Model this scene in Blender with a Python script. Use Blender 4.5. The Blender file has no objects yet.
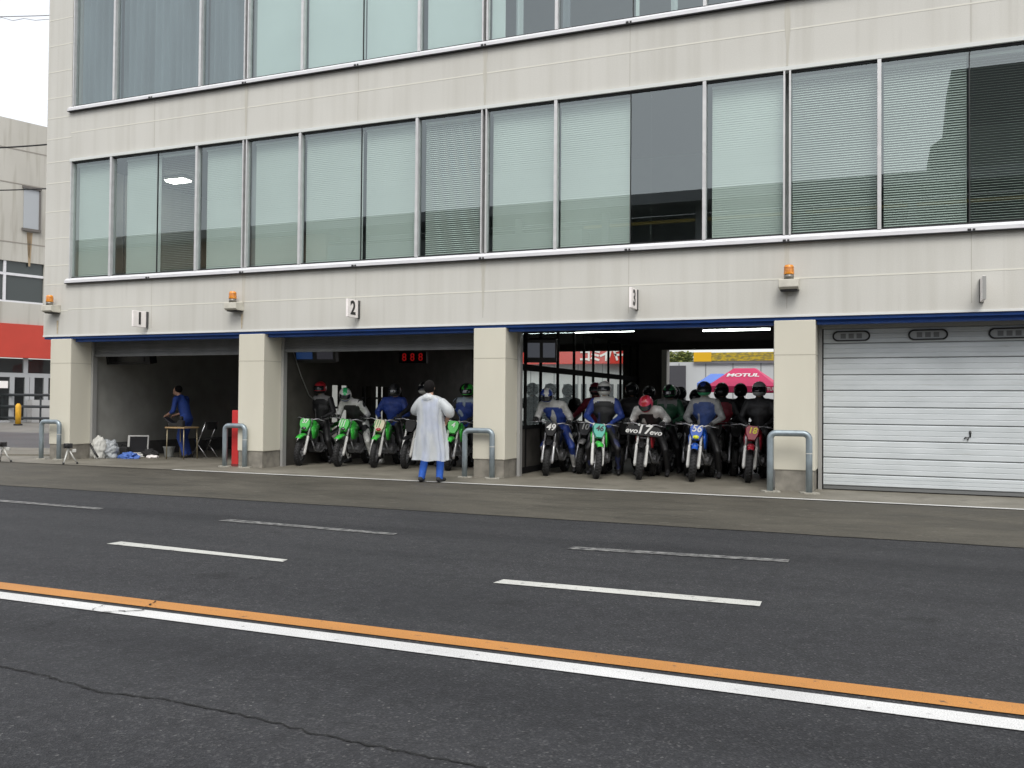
import bpy, math, random
from mathutils import Vector, Matrix, noise as mnoise
random.seed(7)
R = math.radians
S = bpy.context.scene
COL = S.collection

# ------------------------------------------------------------------ camera model
F = 900.0; YAW, PITCH, ROLL = 0.39155, 0.01971, 0.00847
HC, DC = 1.37375, 14.84212
cy, sy = math.cos(YAW), math.sin(YAW)
fw = Vector((-sy*math.cos(PITCH), cy*math.cos(PITCH), math.sin(PITCH)))
rt = Vector((cy, sy, 0)); up = rt.cross(fw)
r2 = rt*math.cos(ROLL)+up*math.sin(ROLL); u2 = -rt*math.sin(ROLL)+up*math.cos(ROLL)
CAM = Vector((0, -DC, HC))
def ray(x, y): return fw + r2*((x-512)/F) - u2*((y-384)/F)
def onY(x, y, Y=0.0):
    d = ray(x, y); return CAM + d*((Y-CAM.y)/d.y)
def onX(x, y, X):
    d = ray(x, y); return CAM + d*((X-CAM.x)/d.x)
def onZ(x, y, Z=0.0):
    d = ray(x, y); return CAM + d*((Z-CAM.z)/d.z)

# ------------------------------------------------------------------ materials
MATS = {}
def P(name, col, rough=.55, metal=0.0, var=None, bump=None, spec=.5, emit=None, coat=0, stretch=(1, 1, 1)):
    if name in MATS: return MATS[name]
    m = bpy.data.materials.new(name); m.use_nodes = True
    nt = m.node_tree; b = nt.nodes['Principled BSDF']
    c = (col[0], col[1], col[2], 1)
    b.inputs['Base Color'].default_value = c
    b.inputs['Roughness'].default_value = rough
    b.inputs['Metallic'].default_value = metal
    b.inputs['Specular IOR Level'].default_value = spec
    if coat: b.inputs['Coat Weight'].default_value = coat; b.inputs['Coat Roughness'].default_value = .1
    if emit:
        b.inputs['Emission Color'].default_value = (emit[0], emit[1], emit[2], 1); b.inputs['Emission Strength'].default_value = emit[3]
    if var or bump:
        tc = nt.nodes.new('ShaderNodeTexCoord'); mp = nt.nodes.new('ShaderNodeMapping')
        mp.inputs['Scale'].default_value = stretch
        nt.links.new(tc.outputs['Object'], mp.inputs['Vector'])
    if var:
        n = nt.nodes.new('ShaderNodeTexNoise'); n.inputs['Scale'].default_value = var[0]; n.inputs['Detail'].default_value = 5
        nt.links.new(mp.outputs[0], n.inputs['Vector'])
        r = nt.nodes.new('ShaderNodeValToRGB')
        r.color_ramp.elements[0].position = .3; r.color_ramp.elements[1].position = .7
        k = var[1]
        r.color_ramp.elements[0].color = (c[0]*(1-k), c[1]*(1-k), c[2]*(1-k), 1)
        r.color_ramp.elements[1].color = (min(1, c[0]*(1+k)), min(1, c[1]*(1+k)), min(1, c[2]*(1+k)), 1)
        nt.links.new(n.outputs['Fac'], r.inputs['Fac']); nt.links.new(r.outputs['Color'], b.inputs['Base Color'])
    if bump:
        n2 = nt.nodes.new('ShaderNodeTexNoise'); n2.inputs['Scale'].default_value = bump[0]; n2.inputs['Detail'].default_value = 4
        nt.links.new(mp.outputs[0], n2.inputs['Vector'])
        bp = nt.nodes.new('ShaderNodeBump'); bp.inputs['Strength'].default_value = bump[1]; bp.inputs['Distance'].default_value = .01
        nt.links.new(n2.outputs['Fac'], bp.inputs['Height']); nt.links.new(bp.outputs['Normal'], b.inputs['Normal'])
    MATS[name] = m
    return m

class NB:
    """tiny node helper"""
    def __init__(s, name):
        s.m = bpy.data.materials.new(name); s.m.use_nodes = True; s.t = s.m.node_tree
        s.b = s.t.nodes['Principled BSDF']; MATS[name] = s.m
        s.tc = s.t.nodes.new('ShaderNodeTexCoord')
    def n(s, typ, **kw):
        nd = s.t.nodes.new(typ)
        for k, v in kw.items():
            if k in nd.inputs: nd.inputs[k].default_value = v
            else: setattr(nd, k, v)
        return nd
    def l(s, a, b): s.t.links.new(a, b)
    def noise(s, scale, detail=4, stretch=(1, 1, 1), rough=.5):
        mp = s.n('ShaderNodeMapping'); mp.inputs['Scale'].default_value = stretch
        s.l(s.tc.outputs['Object'], mp.inputs['Vector'])
        n = s.n('ShaderNodeTexNoise'); n.inputs['Scale'].default_value = scale; n.inputs['Detail'].default_value = detail; n.inputs['Roughness'].default_value = rough
        s.l(mp.outputs[0], n.inputs['Vector']); return n.outputs['Fac']
    def ramp(s, fac, stops):
        r = s.n('ShaderNodeValToRGB'); e = r.color_ramp.elements
        while len(e) < len(stops): e.new(.5)
        for i, (p, c) in enumerate(stops):
            e[i].position = p; e[i].color = c if len(c) == 4 else (c[0], c[1], c[2], 1)
        s.l(fac, r.inputs['Fac']); return r.outputs['Color']
    def mix(s, fac, a, b, typ='MIX'):
        m = s.n('ShaderNodeMix', data_type='RGBA', blend_type=typ)
        for sock, v in ((0, fac), (6, a), (7, b)):
            if hasattr(v, 'links') or hasattr(v, 'is_linked'): s.l(v, m.inputs[sock])
            elif isinstance(v, (int, float)): m.inputs[sock].default_value = v
            else: m.inputs[sock].default_value = (v[0], v[1], v[2], 1)
        return m.outputs[2]
    def bump(s, h, st, dist=.01):
        bp = s.n('ShaderNodeBump'); bp.inputs['Strength'].default_value = st; bp.inputs['Distance'].default_value = dist
        s.l(h, bp.inputs['Height']); s.l(bp.outputs['Normal'], s.b.inputs['Normal'])

def mat_facade():
    q = NB('facade_panel')
    big = q.noise(.35, 4)
    c = q.ramp(big, [(.3, (.53, .523, .484)), (.7, (.592, .585, .545))])
    streak = q.noise(2.2, 6, (2.2, 2.2, .10))
    st = q.ramp(streak, [(.45, (1, 1, 1)), (.75, (.90, .895, .88))])
    c = q.mix(1.0, c, st, 'MULTIPLY')
    fine = q.noise(60, 3)
    f = q.ramp(fine, [(.3, (.95, .95, .95)), (.7, (1.03, 1.03, 1.03))])
    c = q.mix(1.0, c, f, 'MULTIPLY')
    # sparse rain runs
    run = q.noise(1.0, 3, (7.0, 7.0, .05)); patch = q.noise(.8, 2)
    rr = q.ramp(run, [(.60, (0, 0, 0)), (.70, (1, 1, 1))]); pp = q.ramp(patch, [(.45, (0, 0, 0)), (.65, (.22, .22, .22))])
    fac = q.mix(1.0, rr, pp, 'MULTIPLY')
    c = q.mix(fac, c, (.33, .31, .27))
    q.l(c, q.b.inputs['Base Color']); q.b.inputs['Roughness'].default_value = .7
    q.bump(fine, .12, .004)
    return q.m
def mat_asphalt():
    q = NB('asphalt')
    v = q.n('ShaderNodeTexVoronoi'); v.inputs['Scale'].default_value = 105
    q.l(q.tc.outputs['Object'], v.inputs['Vector'])
    sp = q.ramp(v.outputs['Color'], [(.0, (.019, .0196, .0222)), (.70, (.0345, .0354, .0392)), (.9, (.068, .069, .072)), (1, (.15, .15, .148))])
    big = q.noise(.45, 5); b1 = q.ramp(big, [(.3, (.82, .82, .83)), (.7, (1.16, 1.15, 1.13))])
    c = q.mix(1.0, sp, b1, 'MULTIPLY')
    mid = q.noise(9, 4); b2 = q.ramp(mid, [(.3, (.82, .82, .82)), (.7, (1.15, 1.15, 1.15))])
    c = q.mix(1.0, c, b2, 'MULTIPLY')
    lane = q.noise(.5, 3, (.12, 1.6, 1)); b3 = q.ramp(lane, [(.35, (.86, .86, .87)), (.65, (1.08, 1.08, 1.07))])
    c = q.mix(1.0, c, b3, 'MULTIPLY')
    # worn wheel paths and darker rubbered bands along the lane, plus a few oil spots
    wv = q.noise(1.0, 2, (.02, 1.15, 1)); b4 = q.ramp(wv, [(.38, (.80, .80, .81)), (.5, (1, 1, 1)), (.64, (1.14, 1.13, 1.12))]); c = q.mix(1.0, c, b4, 'MULTIPLY')
    oil = q.noise(1.6, 5, (.7, 1, 1)); ob = q.ramp(oil, [(.66, (1, 1, 1)), (.74, (.62, .62, .62))]); c = q.mix(1.0, c, ob, 'MULTIPLY')
    q.l(c, q.b.inputs['Base Color'])
    r = q.ramp(big, [(.3, (.62,)*3), (.7, (.82,)*3)]); q.l(r, q.b.inputs['Roughness'])
    q.b.inputs['Specular IOR Level'].default_value = .3
    q.bump(v.outputs['Distance'], .9, .006)
    return q.m
def mat_apron():
    q = NB('wet_concrete')
    big = q.noise(.9, 7, (.6, 1.1, 1), .62); c = q.ramp(big, [(.28, (.040, .036, .027)), (.5, (.062, .056, .043)), (.72, (.090, .082, .064))])
    f = q.noise(45, 4); ff = q.ramp(f, [(.3, (.75,)*3), (.7, (1.25,)*3)]); c = q.mix(1.0, c, ff, 'MULTIPLY')
    s = q.noise(11, 4, (.6, 1, 1)); ss = q.ramp(s, [(.64, (0, 0, 0)), (.70, (.55, .55, .55))]); c = q.mix(ss, c, (.16, .15, .125))
    s2 = q.noise(3, 5, (.5, 1.6, 1)); s3 = q.ramp(s2, [(.30, (.72, .72, .72)), (.5, (1, 1, 1))]); c = q.mix(1.0, c, s3, 'MULTIPLY')
    q.l(c, q.b.inputs['Base Color'])
    r = q.ramp(big, [(.3, (.62,)*3), (.7, (.85,)*3)]); q.l(r, q.b.inputs['Roughness'])
    q.bump(f, .35, .005)
    return q.m
def mat_floor():
    q = NB('garage_concrete')
    big = q.noise(1.1, 6); c = q.ramp(big, [(.3, (.13, .12, .095)), (.7, (.215, .20, .165))])
    f = q.noise(40, 4); ff = q.ramp(f, [(.3, (.85,)*3), (.7, (1.12,)*3)]); c = q.mix(1.0, c, ff, 'MULTIPLY')
    st = q.noise(2.6, 4); ss = q.ramp(st, [(.58, (0, 0, 0)), (.68, (.55, .55, .55))]); c = q.mix(ss, c, (.085, .078, .062))
    q.l(c, q.b.inputs['Base Color']); q.b.inputs['Roughness'].default_value = .6
    q.bump(f, .2, .004); return q.m
def mat_paint(name, col, wear):
    q = NB(name)
    n = q.noise(14, 6, (1, 1, 1), .65); n2 = q.noise(160, 2)
    a = q.ramp(n, [(wear[0], (0, 0, 0)), (wear[1], (1, 1, 1))])
    b = q.ramp(n2, [(.32, (.55, .55, .55)), (.55, (1, 1, 1))])
    fac = q.mix(1.0, a, b, 'MULTIPLY')
    gr = q.noise(2.2, 5, (.5, 1, 1)); gg = q.ramp(gr, [(.3, (.80,)*3), (.65, (1, 1, 1))]); cc = q.mix(1.0, gg, col, 'MULTIPLY')
    c = q.mix(fac, (.036, .036, .039), cc)
    q.l(c, q.b.inputs['Base Color']); q.b.inputs['Roughness'].default_value = .6
    q.bump(n2, .3, .004); return q.m
def mat_glass(name, tint, base=.09, rough=0.0, graze=1.0):
    """thin pane: tinted transparency plus a mirror that grows towards grazing, the same from both faces"""
    m = bpy.data.materials.new(name); m.use_nodes = True; nt = m.node_tree; MATS[name] = m
    nt.nodes.remove(nt.nodes['Principled BSDF'])
    o = nt.nodes['Material Output']; t = nt.nodes.new('ShaderNodeBsdfTransparent'); g = nt.nodes.new('ShaderNodeBsdfGlossy')
    t.inputs['Color'].default_value = (*tint, 1); g.inputs['Roughness'].default_value = rough; g.inputs['Color'].default_value = (.86, .955, .975, 1)
    lw = nt.nodes.new('ShaderNodeLayerWeight'); lw.inputs['Blend'].default_value = .5
    pw = nt.nodes.new('ShaderNodeMath'); pw.operation = 'POWER'; pw.inputs[1].default_value = 4
    ma = nt.nodes.new('ShaderNodeMath'); ma.operation = 'MULTIPLY_ADD'; ma.inputs[1].default_value = (1-base)*graze; ma.inputs[2].default_value = base
    nt.links.new(lw.outputs['Facing'], pw.inputs[0]); nt.links.new(pw.outputs[0], ma.inputs[0])
    mx = nt.nodes.new('ShaderNodeMixShader')
    nt.links.new(ma.outputs[0], mx.inputs[0]); nt.links.new(t.outputs[0], mx.inputs[1]); nt.links.new(g.outputs[0], mx.inputs[2]); nt.links.new(mx.outputs[0], o.inputs['Surface'])
    return m
def mat_corrug():
    q = NB('shutter_white')
    n = q.noise(1.5, 5, (1, 1, 3)); c = q.ramp(n, [(.3, (.48, .515, .53)), (.7, (.575, .61, .63))])
    d = q.noise(5, 5, (.4, 1, 3)); dd = q.ramp(d, [(.62, (0, 0, 0)), (.75, (.45, .45, .45))]); c = q.mix(dd, c, (.36, .37, .34))
    q.l(c, q.b.inputs['Base Color']); q.b.inputs['Roughness'].default_value = .5
    return q.m

FAC = mat_facade(); ASP = mat_asphalt(); APR = mat_apron(); FLO = mat_floor()
WPAINT = mat_paint('white_road_paint', (.72, .72, .71), (.26, .38)); OPAINT = mat_paint('orange_road_paint', (.56, .245, .055), (.26, .38))
DPAINT = mat_paint('dash_road_paint', (.62, .62, .58), (.30, .42)); FPAINT = mat_paint('faded_road_paint', (.26, .26, .25), (.40, .60))
GPAINT = mat_paint('kerb_line_paint', (.66, .66, .64), (.26, .38))
GLASS = mat_glass('window_glass', (.81, .89, .865), .155); DGLASS = mat_glass('partition_glass', (.88, .90, .88), .02, 0, .18)
SHUT = mat_corrug()
ALU = P('aluminium', (.58, .58, .58), .42, .35, var=(6, .08)); ALUW = P('aluminium_sill', (.66, .66, .68), .5, .1, var=(4, .06), stretch=(1, 1, 6))
PIL = P('pillar_paint', (.59, .566, .475), .65, var=(1.2, .05), bump=(50, .1), stretch=(1, 1, .3))
PILB = P('pillar_base_concrete', (.22, .205, .175), .8, var=(6, .25), bump=(30, .3))
BLUE = P('blue_lintel_paint', (.012, .07, .30), .4, var=(3, .15))
SEAL = P('sealant', (.66, .65, .58), .7)
DARK = P('dark_gasket', (.02, .02, .022), .6)
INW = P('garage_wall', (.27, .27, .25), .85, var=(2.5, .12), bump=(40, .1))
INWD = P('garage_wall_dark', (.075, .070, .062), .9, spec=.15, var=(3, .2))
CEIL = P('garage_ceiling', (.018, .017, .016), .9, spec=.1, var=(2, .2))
ROOM = P('office_wall', (.30, .31, .31), .8, var=(1, .1)); ROOMF = P('office_floor', (.12, .12, .12), .8)
BLIND = P('blind_slat', (.56, .585, .555), .5, var=(.7, .05)); CURT = P('grey_curtain', (.13, .15, .17), .85, var=(1.2, .3), stretch=(3, 1, .3))
GRSH = P('rolled_shutter', (.17, .175, .175), .5, .2, var=(3, .15))
GALV = P('galvanised_pipe', (.27, .32, .35), .42, .55, var=(7, .28), bump=(60, .08), stretch=(1, 1, .5))
RUST = P('rusty_steel', (.16, .13, .105), .7, .3, var=(14, .4))
AMB = P('amber_lens', (.75, .27, .02), .18, coat=.6, var=(30, .2)); BRK = P('bracket_cream', (.55, .53, .46), .6, var=(9, .12))
WSIGN = P('sign_white', (.88, .84, .82), .5, var=(8, .05)); BLK = P('black_plastic', (.012, .012, .013), .45); BLKM = P('black_matt', (.02, .02, .021), .8)
TYRE = P('tyre_rubber', (.017, .017, .018), .75, bump=(60, .4)); CHR = P('chrome', (.62, .62, .63), .2, .95); STEEL = P('satin_steel', (.38, .38, .40), .35, .8)
ENG = P('engine_alloy', (.17, .17, .175), .45, .6, var=(25, .3)); SEATM = P('seat_vinyl', (.015, .015, .016), .5)
REDP = P('red_paint', (.52, .03, .03), .5, var=(3, .12))

# ------------------------------------------------------------------ mesh builder
class MB:
    def __init__(s): s.v = []; s.f = []; s.m = []
    def add(s, vs, fs, m=0):
        o = len(s.v); s.v += [tuple(p) for p in vs]; s.f += [tuple(i+o for i in f) for f in fs]; s.m += [m]*len(fs); return s
    def box(s, x0, x1, y0, y1, z0, z1, m=0):
        x0, x1 = min(x0, x1), max(x0, x1); y0, y1 = min(y0, y1), max(y0, y1); z0, z1 = min(z0, z1), max(z0, z1)
        v = [(x0, y0, z0), (x1, y0, z0), (x1, y1, z0), (x0, y1, z0), (x0, y0, z1), (x1, y0, z1), (x1, y1, z1), (x0, y1, z1)]
        return s.add(v, [(0, 3, 2, 1), (4, 5, 6, 7), (0, 1, 5, 4), (1, 2, 6, 5), (2, 3, 7, 6), (3, 0, 4, 7)], m)
    def obox(s, c, sx, sy_, sz, rot=None, m=0):
        rot = rot or Matrix.Identity(3); c = Vector(c)
        v = [c+rot@Vector((a*sx/2, b*sy_/2, d*sz/2)) for d in (-1, 1) for a, b in ((-1, -1), (1, -1), (1, 1), (-1, 1))]
        return s.add(v, [(0, 3, 2, 1), (4, 5, 6, 7), (0, 1, 5, 4), (1, 2, 6, 5), (2, 3, 7, 6), (3, 0, 4, 7)], m)
    def quad(s, *p, m=0): return s.add(p, [tuple(range(len(p)))], m)
    def tube(s, pts, r, seg=10, m=0, caps=True, flat=1.0):
        pts = [Vector(p) for p in pts]; n = len(pts)
        rs = r if isinstance(r, (list, tuple)) else [r]*n
        vs = []; prev = None
        for i, p in enumerate(pts):
            d = (pts[min(i+1, n-1)]-pts[max(i-1, 0)]).normalized()
            if prev is None:
                a = Vector((0, 0, 1)) if abs(d.z) < .9 else Vector((1, 0, 0)); u = d.cross(a).normalized()
            else: u = (prev-d*prev.dot(d)).normalized()
            prev = u; w = d.cross(u)
            for k in range(seg):
                t = 2*math.pi*k/seg; vs.append(p+u*(math.cos(t)*rs[i])+w*(math.sin(t)*rs[i]*flat))
        fs = [(i*seg+k, i*seg+(k+1) % seg, (i+1)*seg+(k+1) % seg, (i+1)*seg+k) for i in range(n-1) for k in range(seg)]
        if caps: fs += [tuple(range(seg))[::-1], tuple((n-1)*seg+k for k in range(seg))]
        return s.add(vs, fs, m)
    def capsule(s, a, b, ra, rb, seg=12, m=0):
        a, b = Vector(a), Vector(b); d = (b-a); L = d.length; d = d.normalized() if L > 1e-6 else Vector((0, 0, 1))
        pts = []; rr = []
        for t in (-.99, -.8, -.5, 0): pts.append(a+d*ra*t); rr.append(ra*math.sqrt(max(0, 1-t*t)))
        for t in (0, .5, .8, .99): pts.append(b+d*rb*t); rr.append(rb*math.sqrt(max(0, 1-t*t)))
        if L < 1e-6: pts.pop(4); rr.pop(4)
        return s.tube(pts, rr, seg, m)
    def ell(s, c, rx, ry, rz, rot=None, seg=16, rings=10, m=0, fn=None):
        rot = rot or Matrix.Identity(3); c = Vector(c); vs = []
        for i in range(rings+1):
            ph = math.pi*i/rings
            for k in range(seg):
                t = 2*math.pi*k/seg; q = Vector((math.sin(ph)*math.cos(t), math.sin(ph)*math.sin(t), math.cos(ph)))
                q = Vector((q.x*rx, q.y*ry, q.z*rz))
                if fn: q = fn(q)
                vs.append(c+rot@q)
        fs = [(i*seg+k, (i+1)*seg+k, (i+1)*seg+(k+1) % seg, i*seg+(k+1) % seg) for i in range(rings) for k in range(seg)]
        return s.add(vs, fs, m)
    def torus(s, c, axis, Rm, r, seg=28, ms=10, m=0, flat=1.0):
        c = Vector(c); ax = Vector(axis).normalized(); a = Vector((0, 0, 1)) if abs(ax.z) < .9 else Vector((1, 0, 0))
        u = ax.cross(a).normalized(); w = ax.cross(u); vs = []
        for i in range(seg):
            t = 2*math.pi*i/seg; d = u*math.cos(t)+w*math.sin(t)
            for k in range(ms):
                p = 2*math.pi*k/ms; vs.append(c+d*(Rm+r*math.cos(p))+ax*(r*flat*math.sin(p)))
        fs = [(i*ms+k, ((i+1) % seg)*ms+k, ((i+1) % seg)*ms+(k+1) % ms, i*ms+(k+1) % ms) for i in range(seg) for k in range(ms)]
        return s.add(vs, fs, m)
    def prism(s, poly, fn, lo, hi, m=0):
        n = len(poly); vs = [fn(p, lo) for p in poly]+[fn(p, hi) for p in poly]
        fs = [tuple(range(n))[::-1], tuple(range(n, 2*n))]+[(i, (i+1) % n, n+(i+1) % n, n+i) for i in range(n)]
        return s.add(vs, fs, m)
    def loft(s, rings, m=0):
        n = len(rings[0]); vs = [p for r in rings for p in r]
        fs = [(i*n+k, i*n+(k+1) % n, (i+1)*n+(k+1) % n, (i+1)*n+k) for i in range(len(rings)-1) for k in range(n)]
        fs += [tuple(range(n))[::-1], tuple((len(rings)-1)*n+k for k in range(n))]
        return s.add(vs, fs, m)
    def mesh(s, name, smooth=False, nmat=1):
        me = bpy.data.meshes.new(name); me.from_pydata(s.v, [], s.f)
        me.polygons.foreach_set('material_index', s.m)
        if smooth: me.polygons.foreach_set('use_smooth', [True]*len(s.f))
        me.update()
        import bmesh
        bm = bmesh.new(); bm.from_mesh(me); bmesh.ops.recalc_face_normals(bm, faces=bm.faces); bm.to_mesh(me); bm.free()
        for _ in range(nmat): me.materials.append(None)
        return me
    def build(s, name, mats, parent=None, smooth=False, bev=0, loc=None, rotz=0):
        mats = mats if isinstance(mats, (list, tuple)) else [mats]
        return place(name, s.mesh(name, smooth, len(mats)), mats, parent, bev, loc, rotz, smooth)
def place(name, me, mats, parent=None, bev=0, loc=None, rotz=0, smooth=False):
    o = bpy.data.objects.new(name, me); COL.objects.link(o)
    mats = mats if isinstance(mats, (list, tuple)) else [mats]
    for i, m in enumerate(mats):
        o.material_slots[i].link = 'OBJECT'; o.material_slots[i].material = m
    if parent: o.parent = parent
    if loc is not None: o.location = loc
    o.rotation_euler.z = rotz
    if bev:
        b = o.modifiers.new('bevel', 'BEVEL'); b.width = bev; b.segments = 2; b.limit_method = 'ANGLE'; b.angle_limit = R(40)
    return o
def tag(o, label=None, cat=None, group=None, kind=None):
    if label: o['label'] = label
    if cat: o['category'] = cat
    if group: o['group'] = group
    if kind: o['kind'] = kind
    return o
def empty(name, loc=(0, 0, 0), rotz=0, label=None, cat=None, group=None):
    o = bpy.data.objects.new(name, None); COL.objects.link(o); o.empty_display_size = .2
    o.location = loc; o.rotation_euler.z = rotz
    return tag(o, label, cat, group)
def text_mesh(txt, size, ext=.004, shear=0, bold=.0, align='CENTER'):
    cu = bpy.data.curves.new('lettering', 'FONT'); cu.body = txt; cu.size = size; cu.extrude = ext; cu.shear = shear; cu.offset = bold
    cu.align_x = align; cu.align_y = 'CENTER'
    o = bpy.data.objects.new('lettering', cu); COL.objects.link(o)
    bpy.context.view_layer.update()
    me = bpy.data.meshes.new_from_object(o.evaluated_get(bpy.context.evaluated_depsgraph_get()))
    bpy.data.objects.remove(o); bpy.data.curves.remove(cu)
    me.materials.clear(); me.materials.append(None)
    return me
def text(name, txt, size, mat, parent, loc, rot, **kw):
    o = place(name, text_mesh(txt, size, **kw), mat, parent)
    o.location = loc; o.rotation_euler = rot
    return o

# ------------------------------------------------------------------ setting: ground
def sheet(name, x0, x1, y0, y1, z, m):
    b = MB(); b.quad((x0, y0, z), (x1, y0, z), (x1, y1, z), (x0, y1, z)); return tag(b.build(name, m), kind='structure')
YG, YH = -1.14, -4.79
sheet('asphalt_road', -600, 600, -600, 900, -.012, ASP)
ap = MB()   # apron with a slightly uneven seam towards the asphalt
xs = [-60+.5*i for i in range(241)]
for a, c in zip(xs, xs[1:]):
    ya = YH+.035*mnoise.noise((a*1.3, 0, 0)); yc = YH+.035*mnoise.noise((c*1.3, 0, 0))
    ap.quad((a, ya, -.006), (c, yc, -.006), (c, YG+.03, -.006), (a, YG+.03, -.006))
tag(ap.build('concrete_apron', APR), kind='structure')
sheet('garage_floor', -19.2, 60, YG, 10.6, -.001, FLO)
sheet('rear_yard', -60, 60, 10.6, 70, -.002, P('rear_yard_concrete', (.16, .155, .14), .8, var=(.6, .2)))
sheet('side_road', -90, -19.2, -.4, 90, -.003, P('side_asphalt', (.075, .075, .078), .55, var=(.4, .2), bump=(70, .3)))
b = MB()
def strip(b, xa, xb, yc, w, z):
    n = max(2, int((xb-xa)/.4))
    for i in range(n):
        a = xa+(xb-xa)*i/n; c = xa+(xb-xa)*(i+1)/n
        j = lambda x, k: .006*mnoise.noise((x*9, k, 3))
        b.quad((a, yc-w/2+j(a, 1), z), (c, yc-w/2+j(c, 1), z), (c, yc+w/2+j(c, 7), z), (a, yc+w/2+j(a, 7), z))
strip(b, -60, 40, -10.135, .17, -.006); tag(b.build('orange_line', OPAINT), kind='structure')
b = MB(); strip(b, -60, 40, -10.365, .155, -.006); tag(b.build('white_line', WPAINT), kind='structure')
b = MB(); strip(b, -12.75, 40, YG-.03, .12, .004); tag(b.build('kerb_line', GPAINT), kind='structure')
b = MB(); strip(b, -60, -12.8, YG-.03, .10, .003); tag(b.build('kerb_joint', P('kerb_dirt', (.12, .11, .09), .9, var=(9, .4))), kind='structure')
for poly in (((-6.82, -8.38), (-4.735, -8.465), (-4.76, -8.36), (-6.80, -8.22)), ((-2.75, -8.525), (-.78, -8.49), (-.785, -8.33), (-2.73, -8.37)), ((1.35, -8.5), (3.4, -8.5), (3.4, -8.34), (1.35, -8.34))):
    b = MB(); b.quad(*[(x, y, -.006) for x, y in poly]); tag(b.build('lane_dash', DPAINT), kind='structure')
for poly in (((-11.3, -6.36), (-9.0, -6.45), (-9.05, -6.31), (-11.3, -6.2)), ((-7.0, -6.62), (-4.66, -6.72), (-4.68, -6.60), (-6.95, -6.46)), ((-2.76, -6.78), (-.77, -6.62), (-.77, -6.48), (-2.74, -6.62)), ((1.4, -6.66), (3.5, -6.66), (3.5, -6.5), (1.4, -6.5))):
    b = MB(); b.quad(*[(x, y, -.006) for x, y in poly]); tag(b.build('faded_dash', FPAINT), kind='structure')
CRK = P('crack_dark', (.010, .010, .010), .95)  # near-black colour of the road cracks
def crack(pts, w, z=-.007, amp=.018):
    b = MB(); P_ = []
    for (x0, y0), (x1, y1) in zip(pts, pts[1:]):
        n = max(2, int(math.hypot(x1-x0, y1-y0)/.018))
        for i in range(n):
            t = i/n; x = x0+(x1-x0)*t; y = y0+(y1-y0)*t
            P_.append((x+amp*.5*mnoise.noise((x*31, y*31, 1)), y+amp*mnoise.noise((x*17, y*23, 5))+amp*.6*mnoise.noise((x*70, y*60, 9))))
    for i in range(len(P_)-1):
        (x0, y0), (x1, y1) = P_[i], P_[i+1]; a = w*(.35+.9*abs(mnoise.noise((x0*12, y0*12, 2)))); c = w*(.35+.9*abs(mnoise.noise((x1*12, y1*12, 2))))
        b.quad((x0, y0-a, z), (x1, y1-c, z), (x1, y1+c, z), (x0, y0+a, z))
    tag(b.build('road_crack', CRK), kind='structure')
crack([(-4.6, -11.50), (-4.19, -11.54), (-3.91, -11.55), (-3.41, -11.63), (-2.97, -11.59), (-2.55, -11.62), (-2.1, -11.68), (-1.37, -11.71), (-.6, -11.9)], .0105)
crack([tuple(onZ(95, 612)[:2]), tuple(onZ(142, 610)[:2]), tuple(onZ(160, 598)[:2]), tuple(onZ(215, 586)[:2]), tuple(onZ(290, 567)[:2])], .015, -.0005, .03)
crack([tuple(onZ(20, 632)[:2]), tuple(onZ(90, 610)[:2]), tuple(onZ(107, 603)[:2])], .012, -.0005, .03)
crack([tuple(onZ(735, 532)[:2]), tuple(onZ(782, 503)[:2])], .012, -.002, .01)
for x in (-11.3, -6.0, 4.4):
    crack([(x, YH), (x, YG-.1)], .009, -.002, .008)

# ------------------------------------------------------------------ the pit building
PB = empty('pit_building', (0, 0, 0), 0, 'long cream three storey pit building with strip windows above garage bays', 'building')
XL, XR = -17.68, 10.0
Z1, Z2, Z3, Z4, ZT = 2.79, 3.95, 6.755, 7.83, 12.4
YB = 10.0
b = MB()
b.box(XL, -16.93, 0, .3, Z1, ZT)
b.box(-16.93, XR, 0, .3, Z1, Z2); b.box(-16.93, XR, 0, .3, Z3, Z4); b.box(-16.93, XR, 0, .3, 10.95, ZT)
b.box(XL, XL+.3, .3, YB, Z1, ZT); b.box(XR-.3, XR, .3, YB, 0, ZT); b.box(XL, XR, YB, YB+.3, 3.3, ZT)
b.box(XL+.3, XR-.3, .3, YB, ZT-.3, ZT-.02)
b.build('wall', FAC, PB)
b = MB()    # rear wall of the garages with its openings
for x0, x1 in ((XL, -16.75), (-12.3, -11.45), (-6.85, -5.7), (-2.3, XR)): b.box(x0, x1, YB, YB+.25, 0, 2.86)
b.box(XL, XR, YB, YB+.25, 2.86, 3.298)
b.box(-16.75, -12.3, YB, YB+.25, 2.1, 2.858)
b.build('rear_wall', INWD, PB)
b = MB(); b.box(-5.72, -5.58, YB-.06, YB+.3, 0, 2.859); b.build('rear_door_post', P('cream_post', (.55, .53, .47), .7), PB)
# floors / ceilings
b = MB(); b.box(XL+.3, XR-.3, .3, YB, 3.05, 3.30); b.build('ceiling', CEIL, PB)
b = MB(); b.box(-17.3, XR-.3, .62, .9, 2.66, 3.05); b.build('head_beam', CEIL, PB)
b = MB(); b.box(XL+.3, XR-.3, .302, YB, 3.302, 3.6); b.box(XL+.3, XR-.3, .302, YB, 6.9, 7.5); b.build('floor_slab', ROOMF, PB)
b = MB(); b.box(XL+.3, XR-.3, 5.0, 5.15, 3.6, 6.9); b.box(XL+.3, XR-.3, 5.0, 5.15, 7.5, 12.08); b.build('office_wall', ROOM, PB)
for x in (-12.07, -1.45):
    for z0, z1 in ((3.6, 6.9), (7.5, 12.0)): b = MB(); b.box(x-.07, x+.07, .31, 4.99, z0, z1); b.build('office_partition', ROOM, PB)
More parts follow.
